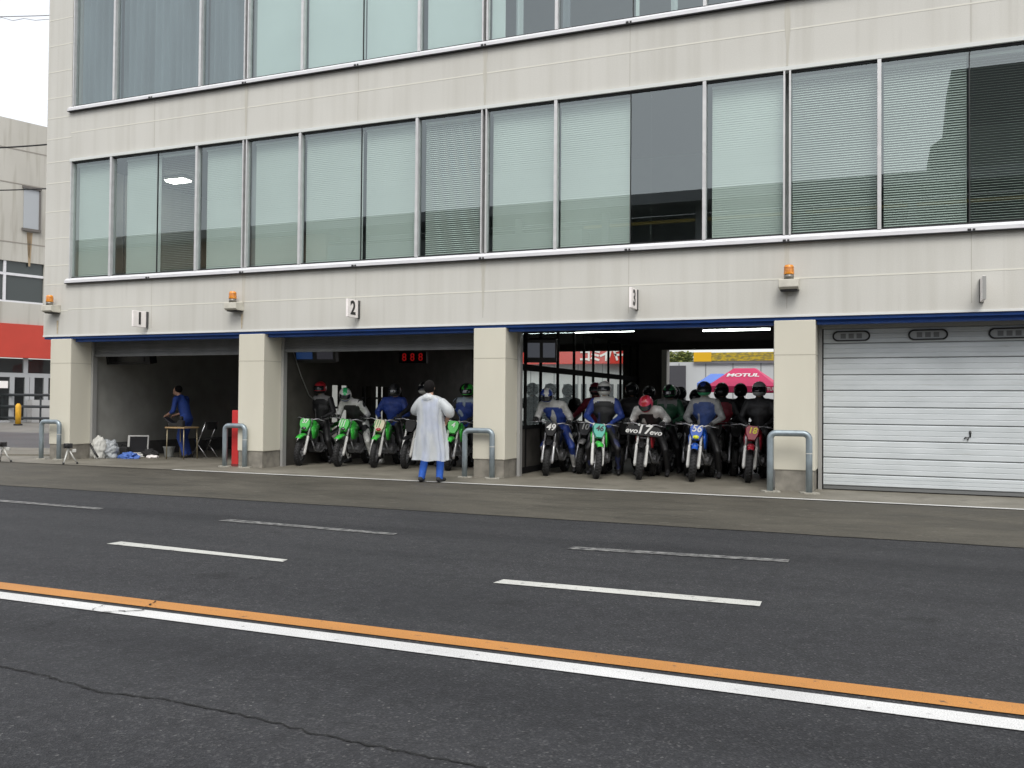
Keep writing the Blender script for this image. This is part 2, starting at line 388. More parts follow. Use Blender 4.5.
# sealant joints
b = MB()
for z in (7.35, 3.365): b.box(-16.93, XR, -.003, .01, z-.012, z+.012)
for z in (11.2, 10.7, 10.0, 9.4, 8.8, 8.2, 7.74, 7.26, 6.73, 6.25, 5.6, 4.99, 4.37, 3.94, 3.335): b.box(XL, -16.93, -.003, .01, z-.011, z+.011)
for z in (3.365,): b.box(XL, -16.935, -.003, .005, z-.005, z+.005) if False else None
b.build('sealant_joint', SEAL, PB)
PJ = P('panel_joint_dirt', (.42, .405, .36), .8)
dbl = [-17.0, -12.07, -6.71, -1.42, 3.87, 9.2]
for x in dbl[1:]+[-14.5, -9.4, -4.0, 1.2, 6.5]:
    for z0, z1 in ((Z1+.1, Z2), (Z3, Z4)): b = MB(); b.box(x-.005, x+.005, -.002, .01, z0, z1); b.build('panel_joint', PJ, PB)
# dirt streaks below the sill joints
STK = NB('dirt_streak'); 
tcg = STK.noise(2.0, 4, (18, 1, .6)); ft = STK.ramp(tcg, [(.35, (0, 0, 0)), (.75, (.55, .55, .55))])
stc = STK.mix(ft, (.53, .515, .455), (.36, .345, .30)); STK.l(stc, STK.b.inputs['Base Color']); STK.b.inputs['Roughness'].default_value = .8
for x in dbl[1:]:
    for zt, zb in ((Z2-.01, Z1+.25), (Z4-.01, Z3+.02)):
        n = 10; pts = []; b = MB()
        for i in range(n+1):
            t = i/n; w = .06*(1-.7*t)*(.8+.4*mnoise.noise((x*3, t*5, zt)))
            pts.append((x+.008*mnoise.noise((x, t*4, 1)), w, zt+(zb-zt)*t))
        for p, q in zip(pts, pts[1:]): b.quad((p[0]-p[1], -.0045, p[2]), (p[0]+p[1], -.0045, p[2]), (q[0]+q[1], -.0045, q[2]), (q[0]-q[1], -.0045, q[2]))
        b.build('dirt_streak', STK.m, PB)
RSTM = P('rust_stain', (.45, .38, .27), .8, var=(30, .2))
for x, w in ((-17.24, .03), (-12.1, .025)):
    b = MB(); b.quad((x-w, -.0075, 3.12), (x+w, -.0075, 3.12), (x+w*.5, -.0075, 2.82), (x-w*.5, -.0075, 2.82)); b.build('rust_stain', RSTM, PB)
# lower edge: white drip lip + blue lintel
b = MB(); b.box(XL-.005, XR, -.012, .09, Z1-.035, Z1-.001); b.build('drip_edge', P('drip_white', (.66, .67, .66), .6), PB)
b = MB(); b.box(XL, XR, .03, .28, Z1-.085, Z1-.036); b.build('soffit_edge', BLUE, PB)
pill = [(-17.45, -16.82), (-12.17, -11.54), (-6.89, -6.26), (-1.615, -.985), (3.66, 4.29), (8.94, 9.57)]
for (x0, x1), (x2, x3) in zip(pill, pill[1:]):
    b = MB(); b.box(x1+.01, x2-.01, .12, .30, 2.64, Z1-.086); b.build('lintel', BLUE, PB)
for x0, x1 in pill:
    b = MB(); b.box(x0, x1, .0, .62, .33, Z1-.087); o = b.build('pillar', PIL, PB, bev=.012)
    c = MB(); c.box(x0+.02, x1-.02, .015, .6, 0, .33); c.build('pillar_base', PILB, o)
    c = MB(); c.box(x0-.001, x1+.001, -.002, .622, 2.15, 2.163); c.build('pillar_joint', P('pillar_joint', (.42, .40, .33), .7), o)
    c = MB()
    for xx in (x0-.035, x1+.035): c.box(xx-.03, xx+.03, .56, .68, 0, 2.72)
    c.build('guide_rail', P('guide_rail_grey', (.36, .36, .35), .45, .3), o)
# garage partitions
def part_wall(X, name, openings, m, z1=3.05, base=True):
    b = MB(); ys = sorted({.63, YB}|{y for o in openings for y in o[:2]})
    for y0, y1 in zip(ys, ys[1:]):
        op = [o for o in openings if o[0] <= (y0+y1)/2 <= o[1]]
        if not op: b.box(X-.08, X+.08, y0, y1, 0, z1)
        else:
            if op[0][2] > 0: b.box(X-.08, X+.08, y0, y1, 0, op[0][2])
            b.box(X-.08, X+.08, y0, y1, op[0][3], z1)
    o = b.build(name, m, PB); return o
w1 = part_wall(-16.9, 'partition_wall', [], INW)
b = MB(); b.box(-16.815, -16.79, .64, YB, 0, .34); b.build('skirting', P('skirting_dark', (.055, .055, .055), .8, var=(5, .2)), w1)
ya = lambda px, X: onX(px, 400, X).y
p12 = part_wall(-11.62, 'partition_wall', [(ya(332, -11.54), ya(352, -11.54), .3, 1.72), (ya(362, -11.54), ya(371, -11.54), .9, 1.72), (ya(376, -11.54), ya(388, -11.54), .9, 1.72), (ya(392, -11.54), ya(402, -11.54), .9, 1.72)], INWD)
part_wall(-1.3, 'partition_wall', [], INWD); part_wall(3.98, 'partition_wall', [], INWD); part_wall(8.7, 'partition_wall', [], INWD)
DIMGLASS = mat_glass('dimming_glass', (.58, .58, .54), .04, 0, .3)  # grey tint added to dim the over-bright view through the partition openings
for pa_, pb_, z0, z1 in ((332, 352, .3, 1.72), (362, 371, .9, 1.72), (376, 388, .9, 1.72), (392, 402, .9, 1.72)):
    y0, y1 = ya(pa_, -11.54), ya(pb_, -11.54); b = MB(); b.quad((-11.62, y0, z0), (-11.62, y1, z0), (-11.62, y1, z1), (-11.62, y0, z1)); b.build('dimming_pane', DIMGLASS, p12)
    b = MB(); b.box(-11.66, -11.58, (y0+y1)/2-.015, (y0+y1)/2+.03, z0, z1); b.box(-11.65, -11.59, y0, y1, z0+(z1-z0)*.62, z0+(z1-z0)*.62+.05); b.build('window_bar', P('dark_frame_bar', (.03, .03, .03), .7), p12)
# glazed partition between the second and third bays
X23 = -6.4
b = MB()
ysm = [.75, 1.33, 2.17, 3.2, 4.28, 5.0, 5.72, 7.0, 8.13, 9.16, 9.9]
for y in ysm: b.box(X23-.025, X23+.025, y-.026, y+.026, 0, 3.05)
for z0, z1 in ((0, .12), (.85, .92), (1.98, 2.1), (2.93, 3.05)): b.box(X23-.03, X23+.03, .7, 9.95, z0, z1)
gp = b.build('glazed_partition', P('dark_frame', (.014, .014, .014), .9, spec=.08), PB)
b = MB(); b.box(X23-.01, X23+.01, .75, 9.9, .1, .9); b.build('kick_panel', INWD, gp)
b = MB(); b.box(X23+.001, X23+.004, .75, 9.9, .9, 2.93); b.build('pane', DGLASS, gp)
# rolled-up shutters
for x0, x1, zb in ((-16.75, -12.24, 2.36), (-11.47, -6.96, 2.42)):
    b = MB(); z = 2.665; n = int((z-zb)/.035)
    for i in range(n): b.box(x0, x1, .60+(.006 if i % 2 else 0), .65, z-.035*(i+1)+.004, z-.035*i)
    b.box(x0, x1, .58, .66, z-.035*n-.06, z-.035*n)
    b.build('roller_shutter', GRSH, PB)
# closed sectional door in the fourth bay
def section_door(x0, x1):
    zs = [.07, .26, .52, .80, 1.06, 1.33, 1.60, 1.85, 2.12, 2.36, 2.60]
    b = MB()
    for z0, z1 in zip(zs, zs[1:]):
        h = z1-z0; p = [(z0+.006, .60), (z0+.015, .585), (z0+h*.30, .585), (z0+h*.33, .592), (z0+h*.36, .585), (z0+h*.62, .585), (z0+h*.65, .592), (z0+h*.68, .585), (z1-.02, .585), (z1-.006, .60)]
        p += [(z1-.006, .63), (z0+.006, .63)]
        b.prism([(q[1], q[0]) for q in p], lambda q, x: (x, q[0], q[1]), x0, x1)
    d = b.build('sectional_door', SHUT, PB)
    b = MB(); b.box(x0, x1, .605, .64, .03, 2.66); b.box(x0, x1, .59, .64, .015, .062); b.build('door_seal', P('door_seal_grey', (.14, .145, .145), .7), d)
    b = MB(); b.box(x0-.03, x1+.03, .54, .66, 2.60, 2.70); b.build('door_hood', P('door_hood', (.33, .33, .31), .6), d)
    cx = x0+.42
    while cx < x1-.3:
        b = MB(); poly = []
        for k in range(24):
            t = 2*math.pi*k/24; poly.append((cx+(.2 if math.cos(t) > 0 else -.2)+.085*math.cos(t), 2.475+.085*math.sin(t)))
        inner = [(cx+(p[0]-cx)*.91, 2.475+(p[1]-2.475)*.74) for p in poly]
        n = 24; vs = [(p[0], .585, p[1]) for p in poly]+[(p[0], .565, p[1]) for p in poly]+[(p[0], .565, p[1]) for p in inner]+[(p[0], .585, p[1]) for p in inner]
        fs = []
        for k in range(n):
            j = (k+1) % n
            for a in range(3): fs.append((a*n+k, a*n+j, (a+1)*n+j, (a+1)*n+k))
        b.add(vs, fs); w = b.build('door_window', BLK, d)
        c = MB(); c.prism(inner, lambda q, y: (q[0], y, q[1]), .578, .583, 0)
        for k in (-1, 0, 1): c.box(cx+k*.12-.04, cx+k*.12+.04, .576, .5775, 2.435, 2.515, 1)
        c.build('pane', [P('ribbed_pane', (.40, .42, .43), .25), P('ribbed_pane_shade', (.16, .165, .17), .3)], w)
        cx += 1.12
    b = MB(); c = (x0+x1)/2-.24
    lx, lz = onY(968, 436, .58).x, onY(968, 436, .58).z
    b.tube([(lx-.055, .565, lz-.045), (lx-.03, .565, lz-.02), (lx+.005, .565, lz-.02), (lx-.005, .565, lz-.07)], .009, 8)
    b.ell((lx+.03, .575, lz+.05), .018, .014, .022); b.box(lx+.02, lx+.04, .57, .586, lz-.02, lz+.08)
    b.build('latch', P('latch_grey', (.10, .10, .10), .4, .5), d, smooth=True)
section_door(-.90, 3.58); section_door(4.37, 8.86)

# windows -----------------------------------------------------------------
def slats(x0, x1, z0, z1, y, tilt, pitch=.038, slack=0):
    b = MB(); n = int((z1-z0)/pitch); w = .042; dz = math.sin(tilt)*w/2; dy = math.cos(tilt)*w/2
    for i in range(n):
        z = z1-(i+.5)*pitch; j = .0025*mnoise.noise((x0*3, i*.35, 2)); s_ = slack*mnoise.noise((x0, z*1.2, 0))
        zm = .004*mnoise.noise((x0*2, i*.2, 8))
        b.quad((x0, y-dy, z-dz+s_), (x1, y-dy, z-dz+j-s_), (x1, y+dy, z+dz+j-s_), (x0, y+dy, z+dz+s_))
    b.box(x0, x1, y-.03, y+.03, z1, z1+.04)
    return b
def curtain(x0, x1, z0, z1, y, amp=.045, per=.19):
    b = MB(); n = max(8, int((x1-x0)/.02)); ph = random.random()*6
    ring = []
    for i in range(n+1):
        x = x0+(x1-x0)*i/n; ring.append((x, y+amp*math.sin(2*math.pi*x/per+ph+1.3*mnoise.noise((x*2, y, 1)))))
    for (xa, ya_), (xb, yb_) in zip(ring, ring[1:]): b.quad((xa, ya_, z0), (xb, yb_, z0), (xb, yb_, z1), (xa, ya_, z1))
    return b
def window(x0, x1, z0, z1, cover, left='m', right='m'):
    b = MB(); fwid = .028
    l0 = x0; 
    if left == 'm': b.box(x0, x0+fwid, -.03, .09, z0, z1)
    else: b.box(x0, x0+.007, .03, .06, z0, z1, 1)
    if right == 'm': b.box(x1-fwid, x1, -.03, .09, z0, z1)
    else: b.box(x1-.007, x1, .03, .06, z0, z1, 1)
    la = x0+(fwid if left == 'm' else .007); ra = x1-(fwid if right == 'm' else .007)
    b.box(la, ra, .02, .09, z0, z0+.025, 1); b.box(la, ra, .01, .09, z1-.03, z1, 1)
    w = b.build('window', [ALU, DARK], PB)
    c = MB(); c.quad((la, .045, z0+.026), (ra, .045, z0+.026), (ra, .045, z1-.031), (la, .045, z1-.031)); c.build('pane', GLASS, w)
    for cv in cover:
        k, a, d = cv[0], la+(ra-la)*cv[1]+.01, la+(ra-la)*cv[2]-.01
        if k == 'closed': slats(a, d, z0+.02, z1-.10, .17, R(73)).build('blind', BLIND, w)
        if k == 'half': slats(a, d, z0+.02, z1-.10, .17, R(48)).build('blind', BLIND, w)
        if k == 'open': slats(a, d, z0+.02, z1-.10, .17, R(22)).build('blind', BLIND, w)
        if k == 'rolled':
            e = MB(); e.box(a, d, .15, .156, z0+.02, z1-.06); e.tube([(a, .17, z1-.04), (d, .17, z1-.04)], .03); e.build('roller_blind', P('roller_cloth', (.54, .59, .58), .7, var=(.5, .06)), w)
        if k == 'curtain': curtain(a, d, z0+.02, z1-.05, .25).build('curtain', CURT, w)
        if k == 'light_curtain': curtain(a, d, z0+.02, z1-.05, .25).build('curtain', P('light_curtain', (.42, .46, .47), .8), w)
        if k == 'rod':
            e = MB(); e.tube([(a+.02, .12, z0+.1), (a-.015, .12, z1-.1)], .012, 6); e.build('blind_cord', BLK, w)
    return w
WB, WT = Z2+.11, Z3-.065
C = 'closed'
mid = [(-16.9, -15.7, [(C, .03, 1)], 'm', 'm'), (-15.7, -14.42, [('rod', .17, .3), (C, .2, 1)], 'm', 'j'), (-14.42, -13.32, [('open', 0, 1)], 'j', 'm'), (-13.32, -12.10, [(C, .08, 1)], 'm', 'm'),
       (-12.04, -10.72, [(C, .06, 1)], 'm', 'm'), (-10.72, -9.33, [(C, 0, .985)], 'm', 'j'), (-9.33, -8.09, [(C, .02, 1)], 'j', 'm'), (-8.09, -6.74, [('half', .05, 1)], 'm', 'm'),
       (-6.68, -5.33, [(C, .03, 1)], 'm', 'm'), (-5.33, -3.99, [(C, 0, .99)], 'm', 'j'), (-3.99, -2.73, [('open', .25, .27)], 'j', 'm'), (-2.73, -1.45, [(C, .05, 1)], 'm', 'm'),
       (-1.39, -.06, [('half', 0, 1)], 'm', 'm'), (-.06, 1.18, [('half', .02, .99)], 'm', 'j'), (1.18, 2.5, [('open', 0, 1)], 'j', 'm'), (2.5, 3.84, [(C, 0, 1)], 'm', 'm'),
       (3.9, 5.25, [(C, 0, 1)], 'm', 'm'), (5.25, 7.85, [('half', 0, 1)], 'm', 'm'), (7.85, 9.17, [(C, 0, 1)], 'm', 'm')]
for x0, x1, cv, l, r in mid: window(x0, x1, WB, WT, cv, l, r)
TB, TT = Z4+.11, 10.95
top = [(-16.88, -15.66, [('curtain', 0, 1)], 'm', 'm'), (-15.66, -13.27, [('curtain', 0, 1)], 'm', 'm'), (-13.27, -12.10, [('curtain', 0, 1)], 'm', 'm'),
       (-12.04, -10.70, [('rolled', .05, 1)], 'm', 'm'), (-10.70, -9.32, [('rolled', 0, 1)], 'm', 'j'), (-9.32, -8.07, [('rolled', 0, 1)], 'j', 'm'), (-8.07, -6.74, [('rolled', .05, 1)], 'm', 'm'),
       (-6.68, -5.33, [('rolled', 0, .22), ('light_curtain', .32, .45)], 'm', 'm'), (-5.33, -3.96, [('curtain', 0, .1)], 'm', 'j'), (-3.96, -2.73, [('rolled', .0, .07), ('light_curtain', .5, .6)], 'j', 'm'), (-2.73, -1.45, [('curtain', .7, 1)], 'm', 'm'),
       (-1.39, -.06, [], 'm', 'm'), (-.06, 2.5, [], 'm', 'm'), (2.5, 3.84, [], 'm', 'm'), (3.9, 9.17, [('rolled', 0, 1)], 'm', 'm')]
for x0, x1, cv, l, r in top: window(x0, x1, TB, TT, cv, l, r)
for z0, zt in ((Z2, WT), (Z4, TT)):
    b = MB(); b.prism([(-.075, z0), (-.075, z0+.055), (-.01, z0+.108), (.09, z0+.108), (.09, z0+.0), ], lambda q, x: (x, q[0], q[1]), -16.98, XR)
    s_ = b.build('window_sill', ALUW, PB)
    c = MB(); c.box(-16.98, XR, -.08, -.002, z0-.016, z0-.001); c.build('sill_drip', DARK, s_)
    c = MB()
    for x in dbl[1:]+[-14.55, -9.4, -4.0, 1.2, 6.5]:
        c.box(x-.055, x-.008, -.085, -.055, z0+.0, z0+.03); c.box(x+.012, x+.045, -.085, -.055, z0+.002, z0+.028)
    c.build('sill_clip', DARK, s_)
b = MB(); b.box(-16.93, XR, -.035, .10, WT+.001, Z3-.002); b.build('window_head', P('head_white', (.62, .64, .62), .5), PB)
# office ceiling lamp seen behind the glass
def lamp(name, label, cat, x, y, z, lx, ly, h, e, group=None):
    t = empty(name, (x, y, z), 0, label, cat, group)
    b = MB(); b.box(-lx/2-.03, lx/2+.03, -ly/2-.03, ly/2+.03, h*.4, h); b.build('housing', WSIGN, t)
    b = MB(); b.box(-lx/2, lx/2, -ly/2, ly/2, 0, h*.399); b.build('diffuser', P('lamp_glow_%s' % name, (.9, .9, .85), .5, emit=(1, .97, .88, e)), t)
    return t
p = onY(178, 188, 2.6)
lamp('ceiling_light', 'lit square ceiling lamp behind the unblinded pane above garage one', 'ceiling lamp', p.x, 2.6, 6.78, .55, .3, .1, 4)
p = onY(180, 163, 2.6)

# fluorescent tubes of the third bay
for px0, px1, py, where in ((573, 635, 332, 'beside the hanging monitors'), (702, 771, 330.5, 'above the pink tent')):
    z = 2.93; d = ray((px0+px1)/2, py); k = (z-CAM.z)/d.z; Yl = CAM.y+k*d.y
    xa, xb = onY(px0, py, Yl).x, onY(px1, py, Yl).x
    t = empty('fluorescent_light', ((xa+xb)/2, Yl, z), 0, 'lit white fluorescent tube on the garage ceiling '+where, 'ceiling lamp', 'fluorescent lights in garage three')
    L_ = xb-xa; b = MB(); b.box(-L_/2, L_/2, -.05, .05, .035, .12); b.build('housing', WSIGN, t)
    b = MB(); b.tube([(-L_/2+.02, 0, .01), (L_/2-.02, 0, .01)], .017, 10); b.build('tube', P('tube_glow', (.9, .95, .95), .4, emit=(.92, 1, .96, 4)), t, smooth=True)

# ------------------------------------------------------------------ things on the facade
def beacon(px, py, label):
    p = onY(px, py, -.16)
    t = empty('warning_beacon', (p.x, 0, p.z-.18), 0, label, 'beacon', 'amber beacons on the facade')
    b = MB(); b.prism([(-.002, -.03), (-.002, .15), (-.26, .12), (-.26, .0), (-.20, -.03)], lambda q, x: (x, q[0], q[1]), -.15, .15); b.build('bracket', BRK, t, bev=.008)
    b = MB(); b.box(-.13, .13, -.19, -.02, -.05, -.032); b.build('bracket_underside', DARK, t)
    b = MB(); b.tube([(0, -.17, .13), (0, -.17, .20)], .075, 18); b.build('beacon_base', P('beacon_base_grey', (.20, .19, .17), .4, .4), t, smooth=True)
    b = MB(); b.tube([(0, -.17, .20), (0, -.17, .215), (0, -.17, .33), (0, -.17, .35), (0, -.17, .357)], [.078, .08, .072, .06, .02], 18); d = b.build('beacon_lens', AMB, t, smooth=True)
    b = MB()
    for z in (.235, .26, .285, .31): b.torus((0, -.17, z), (0, 0, 1), .077, .0035, 18, 6)
    b.build('lens_rib', P('amber_rib', (.45, .13, .01), .3), d)
beacon(50, 303, 'amber warning beacon on a cream bracket at the left corner of the facade')
beacon(233, 300, 'amber warning beacon on a cream bracket above the pillar beside the red post')
beacon(789, 276, 'amber warning beacon on a cream bracket above the pillar left of the white door')
def blade(px, py, ch, label):
    p = onY(px, py, -.24)
    t = empty('number_sign', (p.x, 0, p.z), 0, label, 'sign', 'garage number signs')
    b = MB(); b.box(-.022, .022, -.42, -.06, -.17, .17); b.build('sign_panel', WSIGN, t, bev=.006)
    b = MB(); b.box(-.03, .03, -.06, 0, -.17, .17); b.build('wall_bracket', P('bracket_shadow_grey', (.07, .07, .07), .6), t)
    if ch: 
        text('digit', ch, .36, BLK, t, (.024, -.24, 0), (R(90), 0, R(90)), bold=.010, ext=.002)
        text('digit', ch, .36, BLK, t, (-.024, -.24, 0), (R(90), 0, R(-90)), bold=.010, ext=.002)
    else:
        b = MB(); b.box(-.024, .024, -.426, -.4215, -.165, .165); b.build('sign_edge', P('sign_edge_grey', (.3, .3, .29), .6), t)
blade(139, 319, '1', 'white projecting number sign reading 1 above the leftmost garage')
blade(352, 308.5, '2', 'white projecting number sign reading 2 above the second garage')
blade(633, 298.5, '3', 'narrow white projecting number sign reading 3 above the open third garage')
blade(983, 289, None, 'grey projecting sign seen edge on above the closed white door')

# ------------------------------------------------------------------ pipe barriers, red post
def barrier(x0, x1, y, h, label, dirt=False):
    t = empty('pipe_barrier', ((x0+x1)/2, y, 0), 0, label, 'barrier', 'bent steel pipe barriers guarding the pillars')
    w = (x1-x0)/2; r = .09; pts = [(-w, 0, 0), (-w, 0, h*.5), (-w, 0, h-r)]
    for k in range(1, 7): a = k/7*math.pi/2; pts.append((-w+r*(1-math.cos(a)), 0, h-r+r*math.sin(a)))
    pts += [(-w+r, 0, h), (0, 0, h), (w-r, 0, h)]
    for k in range(1, 7): a = k/7*math.pi/2; pts.append((w-r+r*math.sin(a), 0, h-r+r*math.cos(a)))
    pts += [(w, 0, h-r), (w, 0, h*.5), (w, 0, 0)]
    b = MB(); b.tube(pts, .05, 14); b.build('pipe', GALV, t, smooth=True)
    for sx in (-w, w):
        b = MB(); b.prism([(.15*math.cos(k*math.pi/4+.4)*(1+.2*math.sin(k*3)), .12*math.sin(k*math.pi/4+.4)) for k in range(8)], lambda q, z: (sx+q[0], q[1], z), -.02, .018); b.build('footing', P('footing_mortar', (.30, .29, .25), .9, var=(14, .3)), t)
    b = MB(); b.tube([(w, 0, h*.66), (w, 0, h*.66+.012)], .0515, 14); b.build('pipe_collar', P('pale_tape', (.55, .55, .52), .6), t, smooth=True)
pa, pb_ = onZ(41, 457), onZ(58, 459)
barrier(-17.50, -16.96, -.15, .84, 'grey bent pipe barrier at the left corner of the building')
barrier(-12.42, -11.92, -.08, .84, 'grey bent pipe barrier standing in front of the red post')
barrier(-7.0, -6.46, -.10, .85, 'grey bent pipe barrier beside the person in the white raincoat')
barrier(-1.64, -1.06, -.25, .92, 'grey bent pipe barrier in front of the pillar left of the white door')
p = onZ(233, 466)
b = MB(); b.box(-.085, .085, -.05, .05, 0, 1.15); t = b.build('red_post', REDP, None, bev=.012, loc=(-12.31, .14, 0))
tag(t, 'flat red upright post against the pillar left of garage two', 'post')
b = MB(); b.box(-.087, .087, -.054, .054, .0, .05); b.build('post_foot', P('post_foot_dark', (.18, .03, .03), .7), t)

# ------------------------------------------------------------------ body builder
def ik(a, c, l1, l2, pole):
    a, c, pole = Vector(a), Vector(c), Vector(pole); d = c-a; L = min(d.length, (l1+l2)*.995); d = d.normalized()
    x = (l1*l1-l2*l2+L*L)/(2*L); h = math.sqrt(max(1e-5, l1*l1-x*x)); pp = (pole-d*pole.dot(d)).normalized()
    return a+d*x+pp*h
# regions: 0 skin 1 torso 2 sleeves 3 trousers 4 shoes 5 gloves/hands 6 accent(shoulders / stripe)
def grow(name, segs, extra=None, vox=.02, smooth=5, wrinkle=0.0):
    b = MB()
    for s_ in segs:
        if s_[0] == 'e': b.ell(s_[1], *s_[2], rot=s_[4] if len(s_) > 4 else None)
        else: b.capsule(s_[0], s_[1], s_[2], s_[3])
    me = b.mesh(name+'_raw'); o = bpy.data.objects.new(name+'_raw', me); COL.objects.link(o)
    rm = o.modifiers.new('r', 'REMESH'); rm.mode = 'VOXEL'; rm.voxel_size = vox
    sm = o.modifiers.new('s', 'SMOOTH'); sm.iterations = smooth; sm.factor = .5
    bpy.context.view_layer.update()
    me2 = bpy.data.meshes.new_from_object(o.evaluated_get(bpy.context.evaluated_depsgraph_get()))
    bpy.data.objects.remove(o); bpy.data.meshes.remove(me)
    if wrinkle:
        for v in me2.vertices:
            n = v.normal; c = v.co
            k = mnoise.noise((c.x*9, c.y*9, c.z*4.5))*.6+mnoise.noise((c.x*22, c.y*22, c.z*13))*.4
            v.co = c+n*(k*wrinkle)
    def dist(p, s_):
        if s_[0] == 'e':
            d = p-Vector(s_[1]); q = Vector((d.x/s_[2][0], d.y/s_[2][1], d.z/s_[2][2])); return (q.length-1)*min(s_[2])
        a, c = Vector(s_[0]), Vector(s_[1]); d = c-a; L2 = d.length_squared
        t = max(0, min(1, (p-a).dot(d)/L2)) if L2 else 0
        return (p-a-d*t).length-(s_[2]+(s_[3]-s_[2])*t)
    idx = []
    for pl in me2.polygons:
        best = min(segs, key=lambda s_: dist(pl.center, s_)); idx.append(best[3] if best[0] == 'e' else best[4])
    verts = [tuple(v.co) for v in me2.vertices]; faces = [tuple(pl.vertices) for pl in me2.polygons]
    out = MB(); out.v = verts; out.f = faces; out.m = idx
    if extra: extra(out)
    bpy.data.meshes.remove(me2)
    return out.mesh(name, True, 7)
def hand_grip(b, gx, gy, gz, side, m=5):
    """fist closed round a bar along X"""
    for i, (dx, ln) in enumerate(((-.033, .92), (-.011, 1.0), (.011, .96), (.033, .8))):
        x = gx+dx; r = .0098-.0006*i
        b.tube([(x, gy+.03, gz+.030), (x, gy-.008, gz+.036), (x, gy-.034*ln, gz+.016), (x, gy-.034*ln, gz-.014), (x, gy-.008, gz-.032*ln)], [r*1.05, r, r, r*.92, r*.75], 7, m)
    b.tube([(gx-side*.040, gy+.04, gz+.012), (gx-side*.050, gy+.01, gz-.012), (gx-side*.047, gy-.018, gz-.028), (gx-side*.036, gy-.030, gz-.028)], [.014, .012, .0105, .008], 7, m)
def hand_open(b, wrist, d, nrm, m=5, curl=.6):
    """relaxed hand: palm, four unequal fingers with bends and a thumb from the palm's side"""
    w = Vector(wrist); d = Vector(d).normalized(); n = Vector(nrm); n = (n-d*n.dot(d)).normalized(); s_ = d.cross(n)
    b.tube([w-d*.02, w+d*.02, w+d*.055, w+d*.09], [.024, .036, .042, .036], 10, m, flat=.5)
    for i, (o, L) in enumerate(((-.030, .068), (-.010, .078), (.010, .073), (.029, .057))):
        k = w+d*.082+s_*o; p = [k]; a = 0
        for j, f in enumerate((.45, .32, .23)):
            a += curl*(.5 if j == 0 else .75); p.append(p[-1]+(d*math.cos(a)+n*math.sin(a))*L*f)
        b.tube(p, [.0095, .009, .0085, .007], 7, m)
    k = w+d*.03-s_*.03
    b.tube([k, k+d*.025-s_*.026+n*.008, k+d*.055-s_*.030+n*.024, k+d*.072-s_*.02+n*.036], [.014, .012, .0105, .008], 7, m)
def face(b, c, fwd, m=0):
    """nose, brow, ears and lips on a head (fwd = gaze)"""
    c = Vector(c); f = Vector(fwd).normalized(); s_ = Vector((0, 0, 1)).cross(f).normalized()
    b.tube([c+f*.098+Vector((0, 0, .018)), c+f*.118+Vector((0, 0, -.018)), c+f*.106+Vector((0, 0, -.03))], [.009, .014, .010], 8, m)
    b.tube([c+f*.098-s_*.022+Vector((0, 0, -.058)), c+f*.104+Vector((0, 0, -.056)), c+f*.098+s_*.022+Vector((0, 0, -.058))], [.004, .008, .004], 6, m)
    for k in (-1, 1):
        b.ell(c+s_*k*.080-f*.005, .012, .02, .032, seg=8, rings=6, m=m)
        b.ell(c+s_*k*.032+f*.092+Vector((0, 0, .012)), .012, .009, .008, seg=8, rings=6, m=4)
GRIP = (.31, .34, .985)
STEER = R(14)
_ax = Vector((0, .285-.0, .70-.0)).normalized(); _pt = Vector((0, .285, .985))
STM = Matrix.Translation(_pt) @ Matrix.Rotation(STEER, 4, _ax) @ Matrix.Translation(-_pt)
def rider_mesh(name, lean, headdrop=0.0, turn=0.0, feet=.27, rest=False):
    segs = []; hip = Vector((0, .88, .86)); L = R(lean)
    ch = hip+Vector((turn*.05, -.30*math.sin(L), .30*math.cos(L))); sh = hip+Vector((turn*.1, -.51*math.sin(L), .51*math.cos(L)))
    nk = sh+Vector((turn*.03, -.06*math.sin(L+.2), .06*math.cos(L+.2))); hd = nk+Vector((turn*.05, -.03-headdrop*.5, .135-headdrop*.6))
    segs += [('e', hip, (.165, .13, .13), 3), ((hip.x, hip.y, hip.z), ch, .135, .16, 1), (ch+Vector((-.075, 0, 0)), ch+Vector((.075, 0, 0)), .14, .14, 1), (ch.lerp(sh, .55)+Vector((-.10, 0, 0)), ch.lerp(sh, .55)+Vector((.10, 0, 0)), .125, .125, 1),
             (sh+Vector((-.15, 0, -.03)), sh+Vector((.15, 0, -.03)), .09, .09, 6), (sh, nk, .085, .075, 6), ('e', hd, (.085, .10, .115), 0)]
    hands = []
    for s_ in (-1, 1):
        a = sh+Vector((s_*.20, 0, -.025)); g = STM @ Vector((s_*GRIP[0], GRIP[1]+.065, GRIP[2]+.01))
        if rest: g = Vector((s_*.17, .57, .965))
        e = ik(a, g, .30, .28, (s_*.35, .5, -.7) if not rest else (s_*.8, .4, -.5)); segs += [(a, e, .078, .062, 2), (e, g, .058, .04, 2), (g, g+Vector((.008, -.034, .008)), .036, .034, 5)]; hands.append((s_*GRIP[0], s_))
        h = hip+Vector((s_*.09, -.02, -.02)); f = Vector((s_*feet, .86, .11)); k = ik(h, f, .45, .44, (s_*.45, -1, .1))
        segs += [(h, k, .095, .068, 3), (k, f+Vector((0, 0, .02)), .064, .05, 3), (f+Vector((0, 0, .14)), f, .058, .05, 4), (f+Vector((0, .04, -.055)), f+Vector((s_*.03, -.15, -.065)), .045, .04, 4)]
    def ex(b):
        if rest:
            for gx, s_ in hands: hand_open(b, (s_*.17, .56, .965), (-s_*.25, -.8, -.45), (0, .3, -1), 5, .5)
            return
        k0 = len(b.v)
        for gx, s_ in hands: hand_grip(b, gx, GRIP[1], GRIP[2], s_)
        for i in range(k0, len(b.v)): b.v[i] = tuple(STM @ Vector(b.v[i]))
    return grow(name, segs, ex), hd
